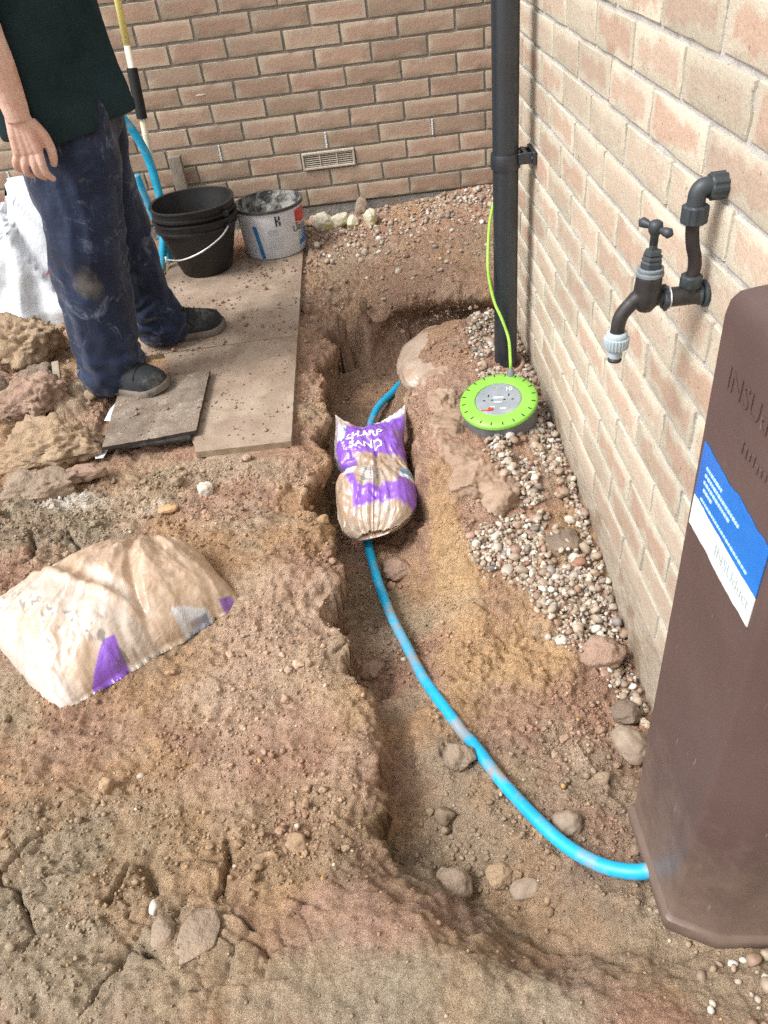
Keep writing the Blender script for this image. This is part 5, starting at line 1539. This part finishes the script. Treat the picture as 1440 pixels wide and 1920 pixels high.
# ------------------------------------------------------------------ white rubble sack and plants at the left
M_SACK = mat2("white_sack", (.58, .61, .64), (.68, .70, .71), 5, .5, .4, 26, .012, spec=.4, cc=(.52, .47, .42), ccscale=9, cclo=.58, cchi=.72)
SX, SY = -1.60, -.62
nU, nV = 72, 46
V_ = []
for j in range(nV):
    t = j / (nV - 1)
    for i in range(nU):
        a = 2 * math.pi * i / nU
        r = np.interp(t, [0, .15, .45, .75, .92, 1], [.22, .25, .215, .15, .10, .055])
        x = r * math.cos(a) * 1.05; y = r * math.sin(a) * .85
        V_.append((x + .05 * t, y + .06 * t, -.07 + .44 * t))
V_ = np.array(V_)
A_ = np.arctan2(V_[:, 1], V_[:, 0])
q = np.stack([np.cos(A_) * 1.7, np.sin(A_) * 1.7, V_[:, 2] * 3.2], 1)
dd = .055 * fbm(q, 2, 81) + .045 * (ridge(q * 1.1, 82) - .4) + .005 * ridge(q * 2.6, 83)
V_[:, 0] += np.cos(A_) * dd; V_[:, 1] += np.sin(A_) * dd; V_[:, 2] += .05 * sstep(.25, .4, V_[:, 2]) * np.sin(2 * A_ + 1)
ii = np.arange(nU * nV).reshape(nV, nU)
F_ = []
for j in range(nV - 1):
    for i in range(nU):
        F_.append((ii[j, i], ii[j, (i + 1) % nU], ii[j + 1, (i + 1) % nU], ii[j + 1, i]))
V_ += [SX, SY, 0]
sk = empty("rubble_sack", (SX, SY, -.07)); tag(sk, "crumpled white plastic sack standing behind the person's legs", "sack")
sko = mk("sack_body", V_, F_, M_SACK, sk)
s_ = sko.modifiers.new("thick", 'SOLIDIFY'); s_.thickness = .002
# red triangle print on the camera side
M_SRED = mat2("sack_red", (.58, .09, .07), (.66, .13, .10), 20, .5, .2, 40)
def sack_pt(a, z, off=.0030):
    q = np.array([[math.cos(a) * 1.7, math.sin(a) * 1.7, z * 3.2]])
    t = (z + .07) / .44
    r = np.interp(t, [0, .15, .45, .75, .92, 1], [.22, .25, .215, .15, .10, .055])
    x, y = r * math.cos(a) * 1.05 + .05 * t, r * math.sin(a) * .85 + .06 * t
    an = math.atan2(y, x)
    qq = np.array([[math.cos(an) * 1.7, math.sin(an) * 1.7, z * 3.2]])
    dd = (.055 * fbm(qq, 2, 81) + .045 * (ridge(qq * 1.1, 82) - .4) + .005 * ridge(qq * 2.6, 83))[0] + off
    return (SX + x + math.cos(an) * dd, SY + y + math.sin(an) * dd, z)
V_, F_ = [], []
ng = 7
for j in range(ng):
    for i in range(ng):
        b_ = j / (ng - 1); c_ = i / (ng - 1) * (1 - b_ * .9)
        V_.append(sack_pt(math.radians(-66 + 30 * c_ + 24 * b_), .115 + .075 * b_, .006))
for j in range(ng - 1):
    for i in range(ng - 1): F_.append((j * ng + i, j * ng + i + 1, (j + 1) * ng + i + 1, (j + 1) * ng + i))
mk("red_triangle", V_, F_, M_SRED, sk)
# a second plastic piece at the frame edge
v, f = rock((-1.80, -.50, .13), (.10, .06, .13), 91, 4, .4, 1.8); o = mk("plastic_bag", v, f, mat2("red_white_bag", (.66, .68, .70), (.75, .76, .78), 6, .5, .4, 30, .01, cc=(.42, .05, .05), ccscale=5, cclo=.52, cchi=.56), org=(-1.8, -.5, .0)); tag(o, "white and red plastic bag at the left frame edge behind the sack", "bag")
M_LEAF = mat2("leaf_green", (.05, .085, .025), (.11, .15, .05), 30, .6, .2, 60); M_LEAR = mat2("leaf_red", (.14, .045, .03), (.20, .09, .05), 30, .6, .2, 60); M_STEM = mat2("stem", (.14, .10, .06), (.2, .15, .09), 30, .8, .2)
def plant(cx, cy, z0, n, h, seed, label):
    rs = np.random.RandomState(seed)
    e = empty("garden_plant", (cx, cy, z0)); tag(e, label, "plant")
    st_, lv = [], []
    for k in range(n):
        a = rs.uniform(0, 6.28); l = h * rs.uniform(.5, 1)
        p0 = np.array([cx, cy, z0]); p1 = p0 + [.09 * math.cos(a) * rs.rand(), .07 * math.sin(a) * rs.rand(), l * .6]; p2 = p1 + [.10 * math.cos(a), .07 * math.sin(a), l * .4]
        P = smooth_path([p0, p1, p2], 5); st_.append(tube(P, .0022, 6))
        for j in range(9):
            q = P[rs.randint(3, len(P))]; d = rs.randn(3); d /= np.linalg.norm(d); w = np.cross(d, rs.randn(3)); w /= np.linalg.norm(w); L = rs.uniform(.018, .04)
            nn = np.cross(d, w) * L * .12
            lv.append((np.array([q, q + d * L * .35 + w * L * .28 + nn, q + d * L * .75 + w * L * .22 + nn, q + d * L, q + d * L * .75 - w * L * .22 + nn, q + d * L * .35 - w * L * .28 + nn, q + d * L * .5 - nn]), [(0, 1, 6), (1, 2, 6), (2, 3, 6), (3, 4, 6), (4, 5, 6), (5, 0, 6)]))
    v, f = join(st_); mk("stems", v, f, M_STEM, e)
    for nm, mt, sl_ in (("green_leaves", M_LEAF, slice(0, None, 1)), ("red_leaves", M_LEAR, slice(0, None, 5))):
        v, f = join(lv[sl_] if nm == "green_leaves" else [(a_ + [.01, -.01, .015], b2) for a_, b2 in lv[sl_]]); tag(mk(nm, v, f, mt, e, False), kind="stuff")
plant(-1.86, -.16, -.06, 9, .34, 3, "small leafy garden plant with reddish leaves at the foot of the back wall")
plant(-1.98, -.55, -.06, 8, .22, 8, "low green garden plant at the left frame edge beside the sack")
stone("stone", (-1.70, -.22), (.05, .035, .045), 66, MS_R, "brown stone at the foot of the back wall behind the white sack", "stone", .25, 1.3, 0, .5, 3, .6)

# trodden dirt on the boards
def board_dirt(n, seed):
    rs = np.random.RandomState(seed)
    X = rs.uniform(-1.12, -.605, n); Y = rs.uniform(-1.72, -.30, n)
    k = (rs.rand(n) < np.clip(.30 + .8 * fbm(np.stack([X * 5, Y * 5, X * 0], 1), 3, 33), .03, 1)) & ~((X < -.862 - .19 * (Y + 1.735) / .617 + .01) & (Y < -1.12) & ~((X > -1.12) & (Y > -1.68) & (Y < -1.345))); X, Y = X[k], Y[k]
    S_ = np.clip(np.exp(rs.normal(math.log(.0028), .5, len(X))), .0014, .009)
    on_small = (X < -.87) & (Y < -1.335) & (Y > -1.69)
    zt = np.where(on_small, -.0435, -.0668) - gz(X, Y)
    C = np.array([.27, .18, .125]) * rs.uniform(.75, 1.35, (len(X), 1))
    scatter("board_dirt", X, Y, S_, C, M_CRUMB, "loose dirt crumbs trodden over the plywood sheets", "soil", 1, .35, .3, zoff=zt, facet=.5)
board_dirt(2600, 9)
# ------------------------------------------------------------------ the person
def ell_loft(rings, seg=40):
    """rings: (cx, cy, z, rx, ry) or with tilt; closed"""
    V, F = [], []
    for cx, cy, z, rx, ry in rings:
        for k in range(seg):
            a = 2 * math.pi * k / seg
            V.append((cx + rx * math.cos(a), cy + ry * math.sin(a), z))
    n = len(rings)
    for i in range(n - 1):
        for k in range(seg):
            a, b_ = i * seg + k, i * seg + (k + 1) % seg
            F.append((a, b_, b_ + seg, a + seg))
    F.append(tuple(range(seg - 1, -1, -1))); F.append(tuple((n - 1) * seg + k for k in range(seg)))
    return np.array(V), F
def dens(rings, m=4):
    A = smooth_path(np.array(rings, float), m); return [tuple(r) for r in A]
pe = empty("person", (-1.1, -1.2, -.07)); tag(pe, "person in a dark T-shirt and dirty navy work trousers standing with one arm hanging", "person")
M_SKIN = mat2("skin", (.55, .35, .27), (.64, .44, .355), 14, .55, .45, 75, .004, spec=.35, cc=(.50, .235, .175), ccscale=26, cclo=.50, cchi=.74)
# trousers: near (right) leg, far leg, seat
nearL = dens([(-1.158, -1.335, -.045, .075, .066), (-1.155, -1.333, -.02, .090, .078), (-1.152, -1.330, .02, .092, .082), (-1.150, -1.328, .09, .091, .082), (-1.138, -1.320, .22, .092, .084), (-1.122, -1.310, .34, .094, .087), (-1.103, -1.295, .46, .105, .094), (-1.090, -1.280, .58, .122, .104), (-1.085, -1.262, .70, .134, .112), (-1.085, -1.235, .80, .138, .118)])
farL = dens([(-1.060, -1.030, -.040, .070, .064), (-1.062, -1.030, -.015, .086, .076), (-1.070, -1.032, .03, .088, .078), (-1.082, -1.036, .10, .083, .078), (-1.092, -1.045, .22, .088, .082), (-1.098, -1.055, .34, .090, .086), (-1.098, -1.070, .46, .100, .092), (-1.095, -1.090, .58, .112, .100), (-1.088, -1.110, .70, .128, .108), (-1.085, -1.140, .80, .136, .116)])
seat = dens([(-1.088, -1.185, .60, .09, .10), (-1.088, -1.185, .66, .13, .175), (-1.090, -1.185, .76, .140, .192), (-1.09, -1.185, .88, .135, .185), (-1.09, -1.185, .96, .130, .175)])
def crease(W):
    z = W[:, 2]
    q = W * np.array([9, 9, 5.0])
    low = sstep(.18, -.02, z)
    knee = np.exp(-((z - .33) / .13) ** 2)
    d = .010 * fbm(q, 3, 101)
    # long hanging folds
    d += .020 * ridge(np.stack([W[:, 0] * 12 + .35 * np.sin(z * 9), W[:, 1] * 12, z * 1.6], 1), 102) * sstep(.75, .45, z) * .6
    # bunching over the shoe
    d += low * .012 * np.sin(z * 120 + 5 * perlin(W * 16, 7)) * (.4 + .6 * sstep(-.2, .3, perlin(W * 9, 9)))
    d += knee * .007 * ridge(np.stack([W[:, 0] * 8 + z * 14, W[:, 1] * 10, z * 9], 1), 105)
    return d
def trouser_mat():
    m, nt, b = newmat("navy_trousers")
    co = coord(nt)
    n = noise_node(nt, 6, 5, .6, co); c = ramp(nt, n.outputs[0], [(.35, (.010, .014, .030)), (.65, (.017, .027, .060))]).outputs[0]
    n2 = noise_node(nt, 3.4, 7, .72, co, .4); k2 = ramp(nt, n2.outputs[0], [(.50, 0), (.74, .6)]); c = mixc(nt, k2.outputs[0], c, (.075, .11, .19))
    n3 = noise_node(nt, 13, 7, .75, co, .8); k3 = ramp(nt, n3.outputs[0], [(.56, 0), (.74, .8)]); c = mixc(nt, k3.outputs[0], c, (.22, .26, .33))
    n5 = noise_node(nt, 5.3, 6, .7, co, .2); k5 = ramp(nt, n5.outputs[0], [(.64, 0), (.76, .8)]); c = mixc(nt, k5.outputs[0], c, (.17, .145, .10))
    # the knee patch of dried clay, where he kneels
    vd = nt.nodes.new("ShaderNodeVectorMath"); vd.operation = 'DISTANCE'; vd.inputs[1].default_value = (.045, -.19, .425)
    wv = nt.nodes.new("ShaderNodeVectorMath"); wv.operation = 'MULTIPLY_ADD'
    nt.links.new(co, wv.inputs[0]); wv.inputs[1].default_value = (1, 1, 1); nn = noise_node(nt, 16, 5, .7, co); nt.links.new(co, wv.inputs[0])
    sc = nt.nodes.new("ShaderNodeVectorMath"); sc.operation = 'SCALE'; sc.inputs["Scale"].default_value = .10
    nt.links.new(nn.outputs["Color"], sc.inputs[0]); nt.links.new(sc.outputs[0], wv.inputs[2]); nt.links.new(wv.outputs[0], vd.inputs[0])
    kk = ramp(nt, vd.outputs["Value"], [(.025, .45), (.06, 0)]); c = mixc(nt, kk.outputs[0], c, (.22, .19, .13))
    n6 = noise_node(nt, 230, 3, .6, co); k6 = ramp(nt, n6.outputs[0], [(.3, .85), (.7, 1.12)]); c = mixc(nt, 1.0, c, k6.outputs[0], 'MULTIPLY')
    nt.links.new(c, b.inputs["Base Color"]); b.inputs["Roughness"].default_value = .88; b.inputs["Specular IOR Level"].default_value = .2
    b.inputs["Sheen Weight"].default_value = .15
    n4 = noise_node(nt, 18, 4, .6, co, .6); p = bump(nt, b, n4.outputs[0], .45, .012); bump(nt, b, n6.outputs[0], .2, .001, p)
    return m
M_TRS = trouser_mat()
tr = remesh("trousers", [ell_loft(nearL), ell_loft(farL), ell_loft(seat)], .0065, M_TRS, pe, 5, disp=crease)
tag(tr, "navy work trousers with clay and plaster stains")
# shirt
M_SHIRT = mat2("dark_tshirt", (.009, .020, .023), (.016, .032, .036), 7, .9, .35, 22, .010, spec=.15, cc=(.022, .038, .04), ccscale=11, cclo=.60, cchi=.78)
seg = 72
sh = dens([(-1.083, -1.19, .682, .163, .208), (-1.083, -1.19, .70, .165, .212), (-1.084, -1.19, .78, .163, .214), (-1.086, -1.19, .90, .158, .212), (-1.09, -1.19, 1.05, .150, .210), (-1.10, -1.19, 1.18, .148, .215), (-1.11, -1.19, 1.28, .135, .215), (-1.12, -1.19, 1.34, .105, .180), (-1.12, -1.19, 1.385, .070, .090), (-1.115, -1.19, 1.40, .062, .068)], 5)
V_, F_ = ell_loft(sh, seg)
F_ = F_[:-2]
ang = np.arctan2(V_[:, 1] + 1.19, V_[:, 0] + 1.085)
w = sstep(1.15, .70, V_[:, 2])
dd = w * (.020 * np.sin(ang * 5 + 1.3 + 2 * V_[:, 2]) + .009 * np.sin(ang * 9 + 4)) + .008 * fbm(V_ * 7, 3, 111)
V_[:, 0] += np.cos(ang) * dd; V_[:, 1] += np.sin(ang) * dd
V_[:, 2] += sstep(.80, .68, V_[:, 2]) * (.018 * np.cos(ang) + .010 * np.sin(2 * ang + .6) - .004)
shirt = mk("t_shirt", V_, F_, M_SHIRT, pe); s_ = shirt.modifiers.new("thick", 'SOLIDIFY'); s_.thickness = .004
tag(shirt, "dark green-black T-shirt")
# hem band
hb = V_[:seg]; 
v, f = tube(np.vstack([hb + [0, 0, .018], hb[:1] + [0, 0, .018]]), .0028, 6, False); mk("hem_seam", v, f, M_SHIRT, shirt)
for s in (-1, 1):
    P = smooth_path([(-1.115, -1.19 + s * .15, 1.325), (-1.115, -1.19 + s * .215, 1.26), (-1.118, -1.19 + s * .262, 1.15), (-1.12, -1.19 + s * .272, 1.08)], 6)
    v, f = tube(P, list(np.interp(np.linspace(0, 1, len(P)), [0, .3, 1], [.085, .085, .078])), 28, False)
    q = .006 * fbm(v * 12, 3, 120 + s); v = v + q[:, None] * np.array([.5, .5, .2])
    o = mk("sleeve", v, f, M_SHIRT, shirt); s_ = o.modifiers.new("thick", 'SOLIDIFY'); s_.thickness = .004
# body skin: head, neck, trunk, arms, hands in one surface
def cap(P, rad, seg=16, m=5): 
    P = smooth_path(P, m); return tube(P, list(np.interp(np.linspace(0, 1, len(P)), np.linspace(0, 1, len(rad)), rad)), seg)
parts = []
parts.append(ell_loft(dens([(-1.10, -1.19, .80, .09, .13), (-1.10, -1.19, 1.0, .10, .14), (-1.11, -1.19, 1.2, .105, .165), (-1.115, -1.19, 1.32, .09, .165), (-1.115, -1.19, 1.37, .06, .09)]), 32))
parts.append(cap([(-1.115, -1.19, 1.33), (-1.105, -1.19, 1.42), (-1.095, -1.19, 1.47)], [.060, .054, .054]))
hv, hf = rock((0, 0, 0), (1, 1, 1), 5, 4, 0.0)
hv = hv * np.array([.095, .076, .118]); hv[:, 0] += np.where(hv[:, 2] < -.03, .012, 0)
parts.append((hv + np.array([-1.075, -1.19, 1.555]), hf))
parts.append(cap([(-.985, -1.19, 1.575), (-.968, -1.19, 1.548), (-.962, -1.19, 1.532), (-.978, -1.19, 1.524)], [.008, .012, .015, .010]))   # nose
parts.append(cap([(-1.0, -1.19, 1.46), (-.988, -1.19, 1.475)], [.03, .02]))                                                      # chin
for s in (-1, 1):
    parts.append(cap([(-1.085, -1.19 + s * .074, 1.575), (-1.095, -1.19 + s * .090, 1.56), (-1.085, -1.19 + s * .078, 1.53)], [.010, .014, .008]))   # ears
    parts.append(cap([(-1.115, -1.19 + s * .165, 1.32), (-1.118, -1.19 + s * .245, 1.20), (-1.125, -1.19 + s * .262, 1.06), (-1.128, -1.19 + s * .268, .985)], [.062, .052, .046, .043]))
    if s == -1:      # right arm hangs at the near side, hand turned with its back to the camera
        Y = -1.452
        parts.append(cap([(-1.128, -1.458, .985), (-1.126, -1.462, .93), (-1.119, -1.462, .86), (-1.116, -1.458, .79), (-1.118, -1.455, .745)], [.043, .045, .040, .032, .028]))
        for dx0, dx1 in ((-.014, -.026), (-.004, -.008), (.007, .010), (.014, .024)):        # palm
            parts.append(cap([(-1.119 + dx0, Y, .750), (-1.121 + dx0 * 1.3, Y - .003, .715), (-1.122 + dx1, Y - .004, .672)], [.017, .0165, .0128], 12))
        for (x0, z0_, x1, z1, x2, z2, x3, z3, r) in ((-1.150, .672, -1.160, .655, -1.163, .641, -1.158, .630, .0085), (-1.132, .668, -1.141, .646, -1.144, .628, -1.136, .614, .0093), (-1.113, .667, -1.117, .643, -1.118, .622, -1.108, .606, .0096), (-1.098, .672, -1.099, .645, -1.098, .620, -1.089, .600, .0092)):
            parts.append(cap([(x0, Y - .004, z0_), (x1, Y - .008, z1), (x2, Y - .002, z2), (x3, Y + .012, z3)], [r * 1.18, r * 1.12, r, r * .72], 12))
        parts.append(cap([(-1.098, Y + .006, .735), (-1.082, Y + .012, .705), (-1.073, Y + .014, .672), (-1.077, Y + .018, .645), (-1.083, Y + .022, .630)], [.017, .0155, .0120, .0105, .0075], 12))
    else:
        X = -1.10; Y = -.915
        parts.append(cap([(-1.128, -.922, .985), (-1.12, -.918, .86), (-1.10, -.915, .745)], [.043, .040, .028]))
        for k in range(4): parts.append(cap([(-1.115 + k * .011, Y, .745), (-1.128 + k * .018, Y + .003, .672), (-1.13 + k * .019, Y + .006, .64), (-1.12 + k * .018, Y - .01, .605)], [.017, .012, .0095, .007], 12))
        parts.append(cap([(-1.085, Y - .006, .735), (-1.066, Y - .012, .70), (-1.064, Y - .016, .65)], [.017, .014, .008], 12))
body = remesh("body", parts, .0025, M_SKIN, pe, 2)
M_HAIR = mat2("short_hair", (.03, .02, .014), (.06, .042, .03), 60, .7, .6, 120, .006)
hv2, hf2 = rock((0, 0, 0), (1, 1, 1), 9, 4, .05, 4); hv2 = hv2 * np.array([.102, .083, .120]); hv2[:, 2] = np.where(hv2[:, 2] < .02 - hv2[:, 0] * -.5, np.maximum(hv2[:, 2], .02 + hv2[:, 0] * .5), hv2[:, 2])
mk("hair", hv2 + np.array([-1.080, -1.19, 1.565]), hf2, M_HAIR, pe)
M_EYE = mat2("eye", (.02, .015, .01), (.05, .04, .03), 90, .2, 0); M_LIP = mat2("lips", (.40, .17, .14), (.46, .22, .18), 40, .5, 0)
for s in (-1, 1):
    v, f = rock((-.990, -1.19 + s * .030, 1.560), (.008, .013, .008), 3, 2, 0); mk("eye", v, f, M_EYE, pe)
v, f = rock((-.982, -1.19, 1.495), (.008, .024, .007), 3, 2, 0); mk("mouth", v, f, M_LIP, pe)
# shoes
M_UPP = mat2("black_suede", (.010, .012, .013), (.022, .025, .028), 16, .8, .4, 90, .004, cc=(.15, .14, .125), ccscale=11, cclo=.56, cchi=.72)
M_SOLE = mat2("dusty_sole", (.12, .10, .08), (.22, .185, .15), 14, .9, .4, 60, .004, cc=(.05, .05, .05), ccscale=12)
M_LACE = mat2("lace", (.025, .027, .03), (.05, .05, .055), 50, .9, .3)
def shoe(heel, toe, zs, label):
    heel, toe = np.array(heel), np.array(toe)
    d = toe - heel; L = np.linalg.norm(d); d = d / L; w = np.array([-d[1], d[0]])
    e = empty("shoe", (0, 0, 0)); e.parent = pe; e.location = (heel[0] + 1.1, heel[1] + 1.2, zs + .07)
    tag(e, label)
    def W(s, l, z):
        l = l * 1.06
        return np.stack([heel[0] + d[0] * s + w[0] * l, heel[1] + d[1] * s + w[1] * l, zs + z], -1)
    ss = np.linspace(0, 1, 34)
    half = np.interp(ss, [0, .03, .10, .25, .45, .65, .80, .92, .98, 1], [.006, .026, .038, .042, .043, .050, .053, .044, .025, .004])
    top = np.interp(ss, [0, .04, .12, .30, .42, .55, .70, .85, .95, 1], [.060, .086, .100, .112, .112, .098, .082, .072, .060, .026])
    sg = 22; V, F = [], []
    for i, s in enumerate(ss):
        for k in range(sg):
            a = math.pi * k / (sg - 1)
            cx, sz = math.cos(a), math.sin(a)
            l = half[i] * (abs(cx) ** .75) * (1 if cx > 0 else -1) * (1 - .10 * sz ** 2)
            V.append(W(np.array(s * L), np.array(l), np.array(.018 + (top[i] - .018) * sz ** .8)))
    for i in range(len(ss) - 1):
        for k in range(sg - 1): F.append((i * sg + k, i * sg + k + 1, (i + 1) * sg + k + 1, (i + 1) * sg + k))
    V = np.array(V)
    V = V + .0016 * fbm(V * 40, 3, 7)[:, None]
    up = mk("shoe_upper", V, [tuple(reversed(q)) for q in F], M_UPP, e)
    V, F = [], []
    pr = [(-.003, 0), (.003, .002), (.004, .010), (.003, .020), (.0, .024), (-.006, .024)]
    out = [(s, 1) for s in ss] + [(s, -1) for s in ss[::-1]]
    m = len(out)
    for o_, z in pr:
        for s, sd_ in out:
            h_ = np.interp(s, ss, half) + o_
            sx = s * L + (o_ if s > .5 else -o_) * (1 if (s < .02 or s > .98) else .3)
            spring = .010 * sstep(.82, 1, np.array(s)) + .003 * sstep(.08, 0, np.array(s))
            V.append(W(np.array(sx), np.array(sd_ * max(h_, .001)), np.array(z + spring)))
    for j in range(len(pr) - 1):
        for i in range(m): F.append((j * m + i, j * m + (i + 1) % m, (j + 1) * m + (i + 1) % m, (j + 1) * m + i))
    F.append(tuple(range(m - 1, -1, -1)))
    mk("sole", np.array(V), F, M_SOLE, e, sharp=40)
    for k in range(5):
        s = .44 + k * .055
        P = [W(np.array((s + .015) * L), np.array(l), np.array(np.interp(s, ss, top) * (.86 + .16 * (1 - (l / .03) ** 2)))) for l in (-.028, -.018, -.006, .006, .018, .028)]
        v, f = tube(smooth_path(P, 3), .0024, 6); mk("lace", v, f, M_LACE, up)
    P = [W(np.array(.74 * L), np.array(l), np.array(np.interp(.74, ss, top) * (.70 + .34 * (1 - (abs(l) / .048) ** 2.0)))) for l in (-.046, -.035, -.02, 0, .02, .035, .046)]
    v, f = tube(smooth_path(P, 3), .0018, 6); mk("toe_seam", v, f, M_UPP, up)
shoe((-1.268, -1.305), (-.985, -1.412), -.046, "near scuffed black shoe on the small board")
shoe((-1.130, -1.030), (-.855, -.965), -.066, "far black shoe on the plywood sheet")
